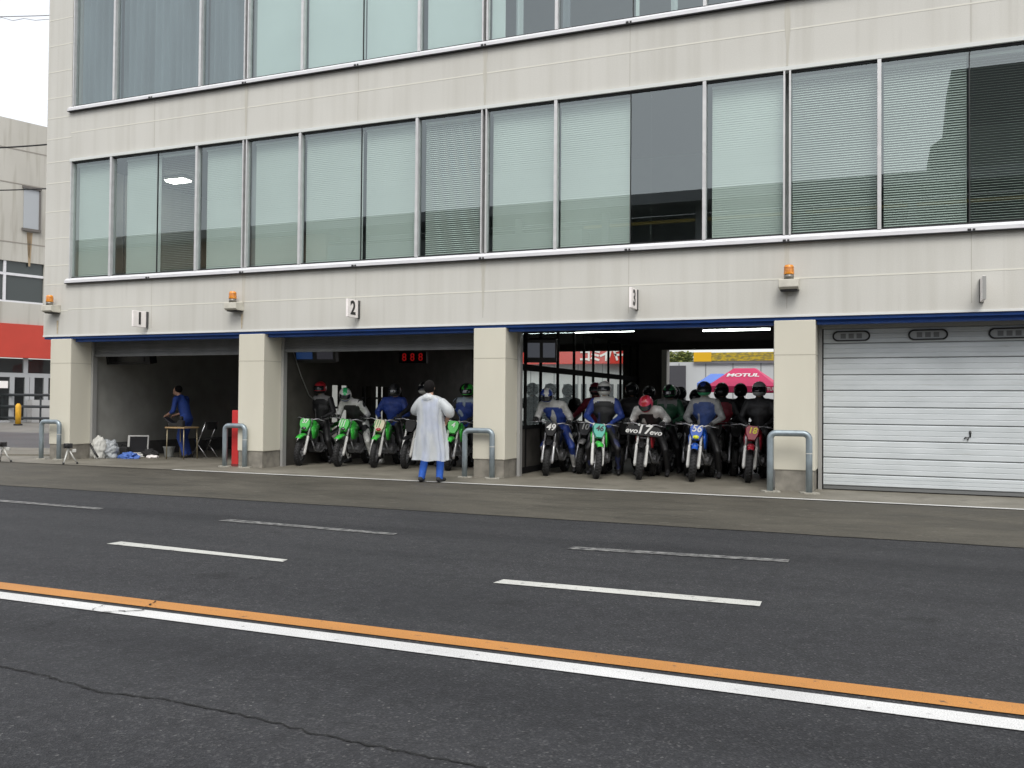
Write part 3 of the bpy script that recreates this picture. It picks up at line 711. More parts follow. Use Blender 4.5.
POSES = {'up': rider_mesh('person', 4), 'mid': rider_mesh('person', 13), 'low': rider_mesh('person', 44, .16), 'side': rider_mesh('person', 30, .09, -1.0), 'turned': rider_mesh('person', 12, .05, .8), 'rest': rider_mesh('person', 5, 0, 0, .25, True), 'restside': rider_mesh('person', 14, .04, .6, .25, True)}
# helmet ------------------------------------------------------------------
def helmet_mesh():
    b = MB()
    def fn(q):
        if q.y < 0 and q.z < .02: q.y *= 1+.22*min(1, (-q.z+.02)/.08)
        if q.z < -.1: q.z = -.1-(abs(q.z)-.1)*.45
        return q
    b.ell((0, 0, 0), .128, .152, .145, seg=24, rings=16, fn=fn)
    for i, f in enumerate(b.f):
        c = sum((Vector(b.v[k]) for k in f), Vector())/len(f)
        if c.z > -.02 and abs(c.x) < .042: b.m[i] = 1
        elif c.z < -.045 and c.y < .03: b.m[i] = 2
    return b.mesh('helmet', True, 3)
def visor_mesh():
    b = MB(); n, mrow = 16, 5; vs = []
    for j in range(mrow+1):
        el = R(-17+38*j/mrow)
        for i in range(n+1):
            az = R(-66+132*i/n); k = 1.03 if 0 < i < n and 0 < j < mrow else .985
            y = -math.cos(az)*math.cos(el)*.155*k
            if el < .1: y *= 1+.22*min(1, max(0, (-.145*math.sin(el)+.02)/.08))
            vs.append((math.sin(az)*math.cos(el)*.130*k, y, math.sin(el)*.147*k))
    b.add(vs, [(j*(n+1)+i, j*(n+1)+i+1, (j+1)*(n+1)+i+1, (j+1)*(n+1)+i) for j in range(mrow) for i in range(n)])
    return b.mesh('visor', True, 1)
def peak_mesh():
    b = MB(); pts = []
    for t, z, w in ((0, .095, .10), (.5, .10, .095), (1, .085, .07)):
        y = -.085-.13*t; pts.append([(-w, y, z-.02), (0, y-.01, z), (w, y, z-.02), (w, y, z-.03), (0, y-.01, z-.012), (-w, y, z-.03)])
    b.loft(pts); return b.mesh('peak', True, 1)
HELM, VIS, PEAK = helmet_mesh(), visor_mesh(), peak_mesh()
VISM = P('visor_dark', (.015, .017, .022), .08, coat=1)
def cloth(c, n=[0]):
    key = 'cloth_%.3f_%.3f_%.3f' % c
    return P(key, c, .75, var=(14, .18), bump=(35, .35))
def leather(c, a, sc=5.0, th=.56):
    key = 'leather_%.3f_%.3f_%.3f_%.3f_%.3f_%.3f' % (c+a)
    if key in MATS: return MATS[key]
    q = NB(key); n = q.noise(sc, 1, (1.2, 1, .55)); f = q.ramp(n, [(th, (0, 0, 0)), (th+.02, (1, 1, 1))])
    w = q.noise(16, 3); v = q.ramp(w, [(.3, (.75,)*3), (.7, (1.2,)*3)]); k = q.mix(1.0, q.mix(f, c, a), v, 'MULTIPLY')
    q.l(k, q.b.inputs['Base Color']); q.b.inputs['Roughness'].default_value = .5; q.bump(q.noise(28, 4), .6, .012)
    return q.m
def gloss(c):
    if max(c) < .06: return P('dull_%.3f_%.3f_%.3f' % c, c, .42, spec=.22, var=(12, .15))
    return P('gloss_%.3f_%.3f_%.3f' % c, c, .28, coat=.5, var=(12, .08))
BK = (.018, .018, .02); WH = (.62, .62, .60); BL = (.02, .05, .26); GN = (.03, .30, .06); RD = (.42, .02, .03); GY = (.25, .25, .25); TEAL = (.06, .38, .30); DG = (.05, .05, .055); PK = (.60, .06, .12); CREAM = (.62, .58, .38); MAROON = (.14, .012, .025)
SKIN = P('skin', (.46, .27, .19), .55, var=(20, .1))
def rider(loc, rz, pose, hel, visr, top_, sleeve, trou, acc, label, group, boots=BK, glove=BK, headz=0, peak=None, headx=0, scale=1.035, hb=WH, pat=None):
    me, hd = POSES[pose]
    o = place('person', me, [SKIN, leather(top_, pat or acc), leather(sleeve, pat or acc, 6), leather(trou, pat or BK, 4.5), cloth(boots), cloth(glove), cloth(acc)], None, 0, loc, rz)
    o.scale = (scale,)*3
    tag(o, label, 'person', group)
    h = place('helmet', HELM, [gloss(hel), gloss(hb), gloss(visr)], o, 0, hd+Vector((0, -.005, .02)))
    tilt = {'up': 0, 'mid': .08, 'low': .75, 'side': .45, 'turned': .15, 'rest': .05, 'restside': .2}[pose]
    h.rotation_euler = (tilt+headx, 0, headz)
    place('visor', VIS, VISM, h)
    if peak: place('peak', PEAK, gloss(peak), h)
    return o

# ------------------------------------------------------------------ motorcycle
WR = .285
def bike_meshes():
    D = {}
    b = MB(); b.torus((0, 0, 0), (1, 0, 0), WR-.058, .058, 32, 12, 0, 1.08)
    for k in range(32):
        t = 2*math.pi*k/32
        for s_ in (-1, 1):
            d = Vector((0, math.cos(t+s_*.06), math.sin(t+s_*.06))); b.obox(Vector((s_*.026, 0, 0))+d*(WR-.004), .034, .02, .012, Matrix.Rotation(t+s_*.06-math.pi/2, 3, 'X'))
    D['tyre'] = b.mesh('tyre', True, 1)
    b = MB(); b.torus((0, 0, 0), (1, 0, 0), WR-.108, .016, 28, 8, 0, 2.0)
    for k in range(12):
        t = 2*math.pi*k/12+.1; s_ = 1 if k % 2 else -1
        b.tube([(s_*.03, .03*math.cos(t), .03*math.sin(t)), (0, (WR-.11)*math.cos(t+.25*s_), (WR-.11)*math.sin(t+.25*s_))], .006, 5)
    b.tube([(-.05, 0, 0), (.05, 0, 0)], .035, 14); b.tube([(-.12, 0, 0), (.12, 0, 0)], .012, 8)
    D['rim'] = b.mesh('rim', True, 1)
    b = MB(); b.torus((.06, 0, 0), (1, 0, 0), .085, .016, 22, 4, 0, .2); D['brake_disc'] = b.mesh('brake_disc', False, 1)
    b = MB(); b.tube([(0, -.01, -.05), (0, .0, 0), (0, .09, .22), (0, .135, .335)], [.02, .031, .03, .029], 12); b.tube([(0, .125, .31), (0, .285, .70)], .021, 12, 1)
    D['fork_leg'] = b.mesh('fork_leg', True, 2)
    b = MB()   # high curved front fender
    rings = []
    for i in range(9):
        t = i/8; y = -.27+.56*t; z = .60+.075*math.sin(t*2.3)-.01*t; w = .045+.035*math.sin(t*math.pi*.9+.3)
        rings.append([(-w, y, z-.028), (-w*.6, y, z), (0, y, z+.01), (w*.6, y, z), (w, y, z-.028), (w*.6, y, z-.012), (0, y, z-.004), (-w*.6, y, z-.012)])
    b.loft(rings); D['fender'] = b.mesh('fender', True, 1)
    b = MB()   # low fender hugging the tyre
    rings = []
    for i in range(9):
        a = R(25+110*i/8); r_ = WR+.018; y = math.cos(a)*-r_; z = WR+math.sin(a)*r_
        n = Vector((0, -math.cos(a), math.sin(a)))
        rings.append([Vector((x, y, z))+n*h_ for x, h_ in ((-.068, -.03), (-.045, .004), (0, .012), (.045, .004), (.068, -.03), (.045, -.006), (0, 0), (-.045, -.006))])
    b.loft(rings); D['low_fender'] = b.mesh('fender', True, 1)
    b = MB()   # angular nose plate
    poly = [(-.06, -.14), (.06, -.14), (.115, -.03), (.125, .075), (.085, .13), (-.085, .13), (-.125, .075), (-.115, -.03)]
    fr = [(x*.86, -.045+.0*z, z*.9) for x, z in poly]; bk = [(x, .02, z) for x, z in poly]; b.loft([bk, fr]); D['number_plate'] = b.mesh('number_plate', False, 1)
    b = MB(); poly2 = [(-.23, -.075), (.23, -.075), (.25, .03), (.20, .085), (-.20, .085), (-.25, .03)]
    b.loft([[(x, .02, z) for x, z in poly2], [(x*.97, -.02, z*.95) for x, z in poly2]]); D['wide_plate'] = b.mesh('number_plate', False, 1)
    b = MB(); b.ell((0, 0, 0), .06, .035, .038, seg=14, rings=8); D['lamp'] = b.mesh('headlight', True, 1)
    b = MB()
    b.tube([(-.30, .355, .985), (-.20, .325, .99), (-.10, .30, .965), (-.05, .295, .93), (.05, .295, .93), (.10, .30, .965), (.20, .325, .99), (.30, .355, .985)], .0125, 10)
    b.tube([(-.12, .305, .972), (.12, .305, .972)], .009, 8)
    b.obox((0, .28, .915), .24, .055, .03); b.obox((0, .225, .74), .23, .055, .03)
    for s_ in (-1, 1): b.tube([(s_*.20, .30, .985), (s_*.30, .285, .975), (s_*.38, .30, .965)], [.008, .007, .008], 6)
    D['handlebar'] = b.mesh('handlebar', True, 1)
    b = MB(); b.tube([(-.06, 0, 0), (.06, 0, 0)], .018, 10); b.tube([(-.075, 0, 0), (-.06, 0, 0)], .026, 10); D['grip'] = b.mesh('grip', True, 1)
    b = MB(); rings = []
    for y, z, w, h in ((.30, .80, .05, .06), (.38, .81, .11, .11), (.50, .83, .125, .12), (.62, .81, .10, .09), (.70, .79, .07, .05)):
        rings.append([(w*math.cos(2*math.pi*k/14), y, z+h*math.sin(2*math.pi*k/14)) for k in range(14)])
    b.loft(rings)
    for s_ in (-1, 1):
        b.prism([(.22, .78), (.30, .83), (.50, .80), (.52, .70), (.40, .55), (.27, .56)], lambda q, x: (x, q[0], q[1]), s_*.125, s_*.145)
    D['fuel_tank'] = b.mesh('fuel_tank', True, 1)
    b = MB(); rings = []
    for y, z, w, h in ((.60, .80, .06, .03), (.70, .81, .085, .045), (.95, .80, .11, .045), (1.2, .84, .10, .04), (1.3, .86, .07, .025)):
        rings.append([(w*math.copysign(abs(math.cos(t))**.6, math.cos(t)), y, z+h*math.copysign(abs(math.sin(t))**.7, math.sin(t))) for t in [2*math.pi*k/14 for k in range(14)]])
    b.loft(rings); D['seat'] = b.mesh('seat', True, 1)
    b = MB(); rings = []
    for y, z, w in ((1.0, .74, .10), (1.25, .80, .10), (1.5, .86, .08), (1.62, .88, .05)):
        rings.append([(-w, y, z-.03), (-w*.6, y, z+.01), (w*.6, y, z+.01), (w, y, z-.03), (w*.5, y, z-.04), (-w*.5, y, z-.04)])
    b.loft(rings)
    for s_ in (-1, 1): b.prism([(.78, .76), (1.10, .77), (1.15, .66), (.95, .58)], lambda q, x: (x, q[0], q[1]), s_*.10, s_*.12)
    D['tail'] = b.mesh('tail', False, 1)
    b = MB(); b.obox((0, .68, .36), .24, .30, .20); b.tube([(-.15, .60, .34), (.15, .60, .34)], .085, 16); b.tube([(-.14, .76, .36), (.14, .76, .36)], .07, 16)
    for k in range(7): b.obox((0, .50+.012*k, .47+.024*k), .17-.006*k, .15, .012, Matrix.Rotation(R(20), 3, 'X'))
    b.obox((0, .54, .55), .12, .11, .17, Matrix.Rotation(R(20), 3, 'X')); b.obox((0, .36, .62), .22, .04, .20)
    D['engine'] = b.mesh('engine', False, 1)
    b = MB()
    b.tube([(0, .27, .86), (0, .30, .74)], .034, 12)
    for s_ in (-1, 1):
        b.tube([(0, .30, .84), (s_*.10, .45, .76), (s_*.11, .80, .62), (s_*.10, .88, .36)], .018, 8)
        b.tube([(0, .30, .74), (s_*.06, .38, .45), (s_*.09, .50, .25), (s_*.10, .85, .26)], .015, 8)
        b.tube([(s_*.10, .80, .68), (s_*.09, 1.25, .80)], .012, 8)
        b.tube([(s_*.10, .84, .30), (s_*.25, .84, .29)], .012, 8)
    D['frame'] = b.mesh('frame', True, 1)
    b = MB()
    for s_ in (-1, 1): b.obox((s_*.09, 1.04, .315), .03, .38, .05)
    b.tube([(0, .95, .36), (0, .84, .68)], .035, 10); D['swingarm'] = b.mesh('swingarm', False, 1)
    b = MB(); b.tube([(.04, .47, .56), (.07, .36, .50), (.12, .40, .30), (.15, .60, .26), (.16, .85, .40), (.15, 1.0, .62)], .02, 10); b.tube([(.15, .98, .60), (.155, 1.02, .63), (.16, 1.35, .74), (.16, 1.38, .75)], [.022, .045, .05, .03], 12)
    D['exhaust'] = b.mesh('exhaust', True, 1)
    return D
BM = bike_meshes()
def bike(loc, rz, paint, label, plate=None, num=None, numc=WH, fend=None, wide=False, lamp_=None, low=False, tank=None, fork=STEEL, lower=None, group='motorcycles lined up in the garages', rimc=STEEL, nsize=.15, text2=None, nz=.03, steer=0.0, stripe=None):
    t = empty('motorcycle', loc, rz, label, 'motorcycle', group)
    pm = gloss(paint); fm = gloss(fend or paint); tm = gloss(tank or paint)
    for y in (0, 1.2):
        w = place('tyre', BM['tyre'], TYRE, t, 0, (0, y, WR)); w.name = 'wheel'
        place('rim', BM['rim'], rimc, w); place('brake_disc', BM['brake_disc'], STEEL, w)
    for x in (-.092, .092): place('fork_leg', BM['fork_leg'], [lower or fork, fork], t, 0, (x, .0, WR))
    place('fender', BM['low_fender' if low else 'fender'], fm, t)
    pl = place('number_plate', BM['wide_plate' if wide else 'number_plate'], gloss(plate or paint), t, 0, (0, .155, .86)); pl.rotation_euler.x = R(-14)
    if wide: pl.scale = (1.32, 1, 1.15)
    if num: text('number', num, nsize, P('numeral_%.2f_%.2f_%.2f' % numc, numc, .4), pl, (0, -.049 if not wide else -.026, nz), (R(90), 0, 0), shear=.18, bold=.004, ext=.003)
    if text2:
        for tx, xx in text2: text('lettering', tx, .115, P('numeral_%.2f_%.2f_%.2f' % numc, numc, .4), pl, (xx, -.026, -.01), (R(90), 0, R(0)), shear=.2, bold=.002, ext=.003)
    if stripe:
        b = MB()
        for k in range(3): b.prism([(-.085+.05*k, .10), (-.065+.05*k, .10), (-.095+.05*k, -.05), (-.11+.05*k, -.05)], lambda q, y: (q[0], y, q[1]), -.049, -.042)
        b.build('stripe', gloss(stripe), pl)
    if lamp_:
        h = place('headlight', BM['lamp'], lamp_, t, 0, (0, .10 if not wide else .13, .775)); 
    hbar = place('handlebar', BM['handlebar'], STEEL, t); front = [hbar]
    for x in (-1, 1):
        g = place('grip', BM['grip'], BLKM, t, 0, (x*GRIP[0], GRIP[1]+.005, GRIP[2])); g.rotation_euler.z = 0 if x < 0 else math.pi; front.append(g)
    place('fuel_tank', BM['fuel_tank'], tm, t); place('seat', BM['seat'], SEATM, t); place('tail', BM['tail'], pm, t)
    place('engine', BM['engine'], ENG, t); place('frame', BM['frame'], BLKM if paint != BK else STEEL, t); place('swingarm', BM['swingarm'], STEEL, t); place('exhaust', BM['exhaust'], ENG, t)
    for o in t.children:
        k_ = o.name.split('.')[0]
        if k_ in ('handlebar', 'grip', 'fender', 'fork_leg', 'number_plate', 'headlight') or (k_ == 'wheel' and o.location.y < .5):
            o.matrix_basis = STM @ Matrix.LocRotScale(o.location, o.rotation_euler, o.scale)
    return t
LG = (.05, .50, .06); DKB = (.012, .012, .013); SILV = P('fork_silver', (.55, .55, .56), .3, .6)
WHF = P('fork_white', (.66, .66, .64), .4)
HL = P('dark_lamp', (.03, .03, .03), .1, coat=1); HLR = P('red_lamp', (.40, .01, .02), .15, coat=1); HLY = P('yellow_panel', (.72, .74, .03), .4)
def gp_(px, py): return onZ(px, py)*1.0
g2, g3 = 'motorcycles in garage two', 'motorcycles in garage three'
# garage two
L_ = {}
def back(px, Y): return Vector((onY(px, 450, Y).x, Y, 0))
def put(px, py, rz=0.0, dx=0, dy=0):
    p = gp_(px, py); return Vector((p.x+dx, p.y+dy, 0))
q = put(300, 465.5, 0); bike(q, R(5), LG, 'green motorcycle with a pale number on its nose, leftmost in garage two', num='37', numc=(.7, .75, .7), lamp_=HL, fork=SILV, lower=WHF, group=g2, nsize=.12, nz=.06)
rider(q, R(5), 'rest', RD, BK, BK, BK, BK, GY, 'rider in dark red helmet and black leathers with grey shoulders, leftmost in garage two', 'riders in garage two', hb=RD)
q = put(339, 466.5); bike(q, R(2), LG, 'green motorcycle with white stripes on its nose, second from left in garage two', stripe=WH, lamp_=HL, fork=SILV, lower=WHF, group=g2)
rider(q, R(2), 'side', WH, BL, BK, WH, WH, WH, 'rider bending forward in a white and green helmet and white and black leathers', 'riders in garage two', hb=(.03, .5, .15), headz=.5, pat=BK)
q = put(375, 467.5); bike(q, R(6), LG, 'green motorcycle with cream striped nose and red lamp, under the rider in blue', plate=CREAM, stripe=(.05, .3, .06), lamp_=HLR, fork=WHF, lower=WHF, low=False, group=g2)
rider(q, R(6), 'restside', BK, DG, BL, BL, BK, BL, 'rider in a dark helmet and blue jacket with white trim', 'riders in garage two', hb=DG, boots=WH)
q = put(406, 468.5); bike(q, R(2), DKB, 'black motorcycle with white fork legs half hidden behind the white raincoat', fork=WHF, lower=WHF, group=g2)
rider(q, R(2), 'up', WH, WH, BK, BK, BK, BK, 'rider in a white helmet mostly hidden behind the person in the raincoat', 'riders in garage two', hb=BK)
q = put(449, 470.5); bike(q, R(4), LG, 'green motorcycle leaning out between the raincoat and the pipe barrier', num='4', numc=(.7, .75, .7), fork=WHF, lower=SILV, group=g2, nsize=.14)
rider(q, R(4), 'restside', LG, BK, BL, BK, BK, (.35, .42, .5), 'rider in a green helmet beside the pillar, at the right of garage two', 'riders in garage two', hb=BK)
q = back(447, 2.9); bike(q, R(-5), DKB, 'dark motorcycle in the shadow behind the green helmeted rider', group=g2)
rider(q, R(-4), 'up', BK, BK, BK, BK, BK, BK, 'rider in black helmet and black leathers deep in garage two', 'riders in garage two', hb=DG)
# garage three
g3r = 'riders in garage three'
q = put(547, 475.5); bike(q, R(3), DKB, 'black motorcycle numbered 49 with a white edged front fender', num='49', numc=WH, fork=STEEL, lower=SILV, group=g3, nsize=.17)
b = MB(); 
rider(q, R(3), 'side', BL, WH, (.03, .07, .33), WH, BL, WH, 'rider leaning to the left in a blue and white helmet on the black number 49', g3r, hb=WH, headz=.3, pat=WH)
q = back(581, 1.75); bike(q, R(-3), GY, 'grey motorcycle numbered 10 set back between numbers 49 and 46', plate=DG, num='10', numc=WH, group=g3, nsize=.16)
rider(q, R(-3), 'up', MAROON, BK, MAROON, MAROON, BK, MAROON, 'rider in a dark red jacket set back behind the number 10', g3r, hb=MAROON)
q = put(597, 478.5); bike(q, R(11), LG, 'green motorcycle with turquoise number 46 plate', plate=TEAL, num='46', numc=BK, fend=LG, fork=WHF, lower=WHF, group=g3, nsize=.14, steer=.3, rimc=SILV)
rider(q, R(8), 'rest', WH, WH, BK, BL, BK, WH, 'rider in a plain white helmet, white shoulders and blue sleeves', g3r, hb=WH, glove=BL, pat=(.03, .04, .12))
q = back(621, 2.2); bike(q, 0, DKB, 'black motorcycle in shadow between numbers 46 and 17', group=g3)
rider(q, 0, 'up', BK, BK, BK, BK, BK, BK, 'rider in black with a peaked black helmet behind numbers 46 and 17', g3r, peak=BK, hb=BK)
q = put(640, 479.5); bike(q, R(-1), DKB, 'motorcycle with a wide black plate numbered 17 between handwritten lettering', wide=True, num='17', numc=WH, nsize=.2, fork=WHF, lower=WHF, group=g3, tank=RD, text2=[('evo', -.165), ('evo', .165)], nz=.02)
rider(q, R(-1), 'low', PK, RD, BK, WH, BK, WH, 'rider crouching low in a pink helmet and white sleeves on number 17', g3r, hb=RD)
q = back(654, 1.9); bike(q, R(-2), DKB, 'black and white motorcycle in the back row between numbers 17 and 56', stripe=WH, group=g3)
rider(q, R(-2), 'restside', (.03, .25, .08), BK, (.02, .10, .05), (.02, .10, .05), BK, GY, 'rider in green helmet and dark green jacket with grey chest marks', g3r, hb=BK)
q = put(693, 481.5); bike(q, R(-3), (.012, .09, .48), 'blue motorcycle numbered 56 with a yellow panel under the number', num='56', numc=WH, lamp_=HLY, fork=WHF, lower=WHF, group=g3, nsize=.17, nz=.055)
rider(q, R(-3), 'rest', BK, (.04, .35, .15), (.04, .08, .25), (.30, .31, .31), BK, (.38, .38, .37), 'rider in a black and green helmet and grey jacket with blue stripe on number 56', g3r, hb=BL, glove=DG)
q = back(713, 2.1); bike(q, R(-2), DKB, 'black motorcycle with bare steel bars in the row behind number 56', group=g3)
rider(q, R(-2), 'rest', DG, BK, (.28, .03, .05), BK, BK, BK, 'rider in a dark helmet and dark red vest behind number 56', g3r, hb=(.06, .07, .05))
q = back(734, 2.6); bike(q, 0, DKB, 'dark motorcycle at the back beside the right hand garage pillar', group=g3)
rider(q, 0, 'up', BK, BK, BK, BK, BK, BK, 'rider all in black deep in garage three, left of the grey helmet', g3r, hb=BK)
q = put(749, 482.5); bike(q, R(-5), (.35, .012, .03), 'dark red motorcycle numbered 18 in yellow beside the pillar', num='18', numc=(.85, .75, .05), fork=SILV, lower=WHF, group=g3, nsize=.15)
rider(q, R(-5), 'rest', (.42, .44, .45), (.42, .44, .45), BK, BK, BK, BK, 'rider in a grey helmet and black jacket on number 18', g3r, hb=(.36, .38, .39))
# further row
for px, off, c, hb_, acc, lab in ((692, 1.2, BK, DG, BK, 'rider in a black helmet just behind the left shoulder of the number 56 rider'), (769, 1.3, DG, BK, DG, 'rider in dark clothes half hidden by the right hand pillar behind number 18'), (652, 1.9, DG, BK, BK, 'rider in a dark grey helmet in the far row, right of the pink helmet'), (727, 2.6, BK, BK, DG, 'rider in black in the far row, just below the left end of the pink tent'), (668, 2.4, BK, WH, DG, 'rider in a black and white helmet in the far row, near the cream door post'), (680, 3.0, BK, BK, BK, 'rider in a plain black helmet in the far row left of the pink tent')):
    q = back(px-4, off+1.1)
    bike(q, 0, DKB, 'dark motorcycle in the far row '+{692: 'behind number 56', 769: 'half hidden by the right hand pillar', 668: 'near the cream door post', 680: 'left of the pink tent', 652: 'right of the pink helmet', 727: 'below the pink tent'}[px], group=g3)
    rider(q, R(random.uniform(-14, 14)), random.choice(('up', 'rest', 'restside', 'turned')), c, BK, DG, DG, BK, acc, lab, g3r, hb=hb_, scale=random.uniform(.95, 1.05), headz=random.uniform(-.6, .6), peak=(DG if px in (680, 727) else None))
for px, Y, X_, lab in ((530, 3.0, None, 'dark silhouetted rider behind the glazed partition, nearest the pillar'), (548, 3.6, None, 'dark silhouetted rider behind the glazed partition, behind the blue and white helmet'), (566, 4.2, None, 'dark silhouetted rider behind the glazed partition, left of the number 10')):
    p = onY(px, 430, Y); q = Vector((p.x, Y-.7, 0))
    bike(q, 0, DKB, 'dark motorcycle behind the glazed partition, '+lab.split('partition, ')[1], group=g2)
    rider(q, 0, 'up', BK, BK, BK, BK, BK, BK, lab, 'riders in garage two', hb=BK)
# ------------------------------------------------------------------ person in the raincoat (faces into the garage, +Y)
def raincoat_person():
    base = onZ(430, 482)
    segs = []; hipz = .90
    segs += [('e', Vector((0, 0, .92)), (.16, .12, .14), 3), ((0, 0, .95), (0, .01, 1.25), .13, .15, 1), ((-.13, 0, 1.36), (.13, 0, 1.36), .065, .065, 1), ((0, 0, 1.38), (-.02, .01, 1.50), .06, .055, 0), ('e', Vector((-.035, .03, 1.595)), (.078, .098, .115), 0)]
    for s_ in (-1, 1):
        h = Vector((s_*.09, 0, .9)); f = Vector((s_*.15+.01, .0+.03*s_, .09)); k = ik(h, f, .43, .42, (s_*.1, 1, 0))
        segs += [(h, k, .095, .07, 3), (k, f, .072, .062, 3), (f+Vector((0, -.05, -.04)), f+Vector((s_*.03, .14, -.05)), .045, .038, 4)]
    # right hand on the hip, left hand raised in front of the chest
    sh = Vector((.18, 0, 1.37)); el = Vector((.36, -.02, 1.20)); wr = Vector((.25, .08, 1.02))
    segs += [(sh, el, .062, .05, 2), (el, wr, .046, .032, 0)]
    shl = Vector((-.18, 0, 1.37)); ell_ = Vector((-.33, .04, 1.17)); wrl = Vector((-.16, .27, 1.30))
    segs += [(shl, ell_, .062, .05, 2), (ell_, wrl, .046, .032, 0)]
    def ex(b):
        hand_open(b, wr, (-.45, .3, -.6), (-.6, -.4, .1), 0, .5); hand_open(b, wrl, (.3, .5, .45), (.5, -.3, .2), 0, .8)
        face(b, (-.035, .03, 1.595), (-.1, 1, .05))
    me = grow('person', segs, ex, .016)
    o = place('person', me, [SKIN, cloth((.015, .09, .42)), cloth((.2, .22, .25)), cloth((.015, .09, .42)), cloth(BK), SKIN, cloth(WH)], None, 0, (base.x, base.y, 0), R(4))
    tag(o, 'person in a long white raincoat and blue trousers seen from behind, standing on the pavement', 'person')
    b = MB()
    def hf(q):
        k = 1+.05*mnoise.noise((q.x*30, q.y*30, q.z*30)); return q*k
    b.ell((-.035, .01, 1.615), .094, .112, .12, seg=20, rings=14, fn=hf); 
    hair = b.build('hair', P('black_hair', (.007, .006, .006), .85, spec=.15), o, smooth=True)
    # the coat: a continuous garment with folds
    b = MB(); rings = []; n = 84
    prof = [(1.475, .10, .085), (1.455, .17, .105), (1.42, .235, .118), (1.34, .258, .135), (1.2, .245, .15), (1.05, .235, .16), (.9, .25, .17), (.75, .27, .185), (.6, .295, .2), (.45, .315, .215), (.37, .325, .22)]
    for z, rx, ry in prof:
        ring = []
        for k in range(n):
            t = 2*math.pi*k/n; d = max(0, 1.35-z)
            fold = 1+.04*d*math.sin(7*t+1.3*z)*(.5+mnoise.noise((math.cos(t)*1.5, z, 4)))+.04*d*math.sin(11*t-2*z+.6)+.13*mnoise.noise((math.cos(t)*2.2, math.sin(t)*2.2, z*3.5))+.085*mnoise.noise((math.cos(t)*5, math.sin(t)*5, z*9))
            ring.append((rx*fold*math.cos(t)-.02*(z-.9), ry*fold*math.sin(t), z+.015*mnoise.noise((math.cos(t)*2, math.sin(t)*2, z))))
        rings.append(ring)
    b.loft(rings)
    b.f.pop(); b.m.pop()                         # open at the hem
    coatm = NB('raincoat_vinyl'); cm = coatm.ramp(coatm.noise(7, 4), [(.25, (.64, .68, .70)), (.75, (.74, .77, .78))]); coatm.l(cm, coatm.b.inputs['Base Color']); coatm.b.inputs['Roughness'].default_value = .35
    wr_ = coatm.noise(4, 3, (1.5, 1.5, .5)); coatm.bump(wr_, .6, .06)
    coatm.b.inputs['Alpha'].default_value = .58
    for a, e, w, r1, rr2, r3 in ((sh, el, wr, .085, .105, .07), (shl, ell_, wrl, .085, .095, .07)):
        pts = [a+(a-e)*.1, a, a.lerp(e, .5), e, e.lerp(w, .25), e.lerp(w, .42)]
        b.tube(pts, [.06, r1, r1*1.1, rr2, rr2*.95, r3], 16)
    c = b.build('raincoat', coatm.m, o, smooth=True)
    s_ = c.modifiers.new('sub', 'SUBSURF'); s_.levels = 1; s_.render_levels = 1
    b = MB(); b.torus((-.02, .005, 1.455), (0, 0, 1), .085, .022, 20, 8); b.ell((-.02, -.085, 1.43), .105, .06, .075, seg=22, rings=14, fn=lambda q: q*(1+.18*mnoise.noise(q*24))); b.build('collar', coatm.m, o, smooth=True)
raincoat_person()

# ------------------------------------------------------------------ garage one
def worker():
    p = onZ(186, 457.5)       # faces -X
    segs = []; hip = Vector((0, 0, .92)); ch = Vector((-.10, 0, 1.22)); sh = Vector((-.17, 0, 1.38)); nk = Vector((-.24, 0, 1.47)); hd = Vector((-.30, 0, 1.56))
    segs += [('e', hip, (.125, .16, .14), 3), (hip, ch, .125, .14, 1), (sh+Vector((0, -.15, 0)), sh+Vector((0, .15, 0)), .075, .075, 1), (ch, sh, .13, .1, 1), (sh, nk, .06, .055, 0), ('e', hd, (.1, .078, .115), 0)]
    hands = []
    for s_ in (-1, 1):
        a = sh+Vector((0, s_*.18, -.01)); w = Vector((-.42, s_*.14-.03, 1.0)); e = ik(a, w, .29, .27, (.6, s_*.4, -.6))
        m_ = a.lerp(e, 1.0)
        segs += [(a, e, .065, .052, 2), (e, e.lerp(w, .35), .05, .046, 2), (e.lerp(w, .35), w, .040, .03, 0)]; hands.append((w, (w-e)))
        h = hip+Vector((0, s_*.09, -.02)); f = Vector((.03-.05*s_, s_*.13, .09)); k = ik(h, f, .44, .42, (-1, 0, 0)); segs += [(h, k, .098, .075, 3), (k, f, .072, .06, 3), (f+Vector((.05, 0, -.04)), f+Vector((-.15, 0, -.05)), .044, .038, 4)]
    def ex(b):
        for w, d in hands: hand_open(b, w, d, (0, 0, -1), 5, .7)
        face(b, hd, (-1, 0, -.35))
    me = grow('person', segs, ex, .016); blue = cloth((.018, .055, .27))
    o = place('person', me, [SKIN, blue, blue, blue, cloth(BK), SKIN, blue], None, 0, (p.x, p.y, 0), R(0))
    tag(o, 'mechanic in blue overalls bending over the table in garage one', 'person')
    b = MB(); b.ell(hd+Vector((.045, 0, .04)), .090, .088, .092, seg=18, rings=12, fn=lambda q: q*(1+.08*mnoise.noise(q*40))); b.build('hair', MATS['black_hair'], o, smooth=True)
    b = MB(); b.box(-.16, -.10, -.235, -.225, 1.26, 1.32); 
    return p
wp = worker()
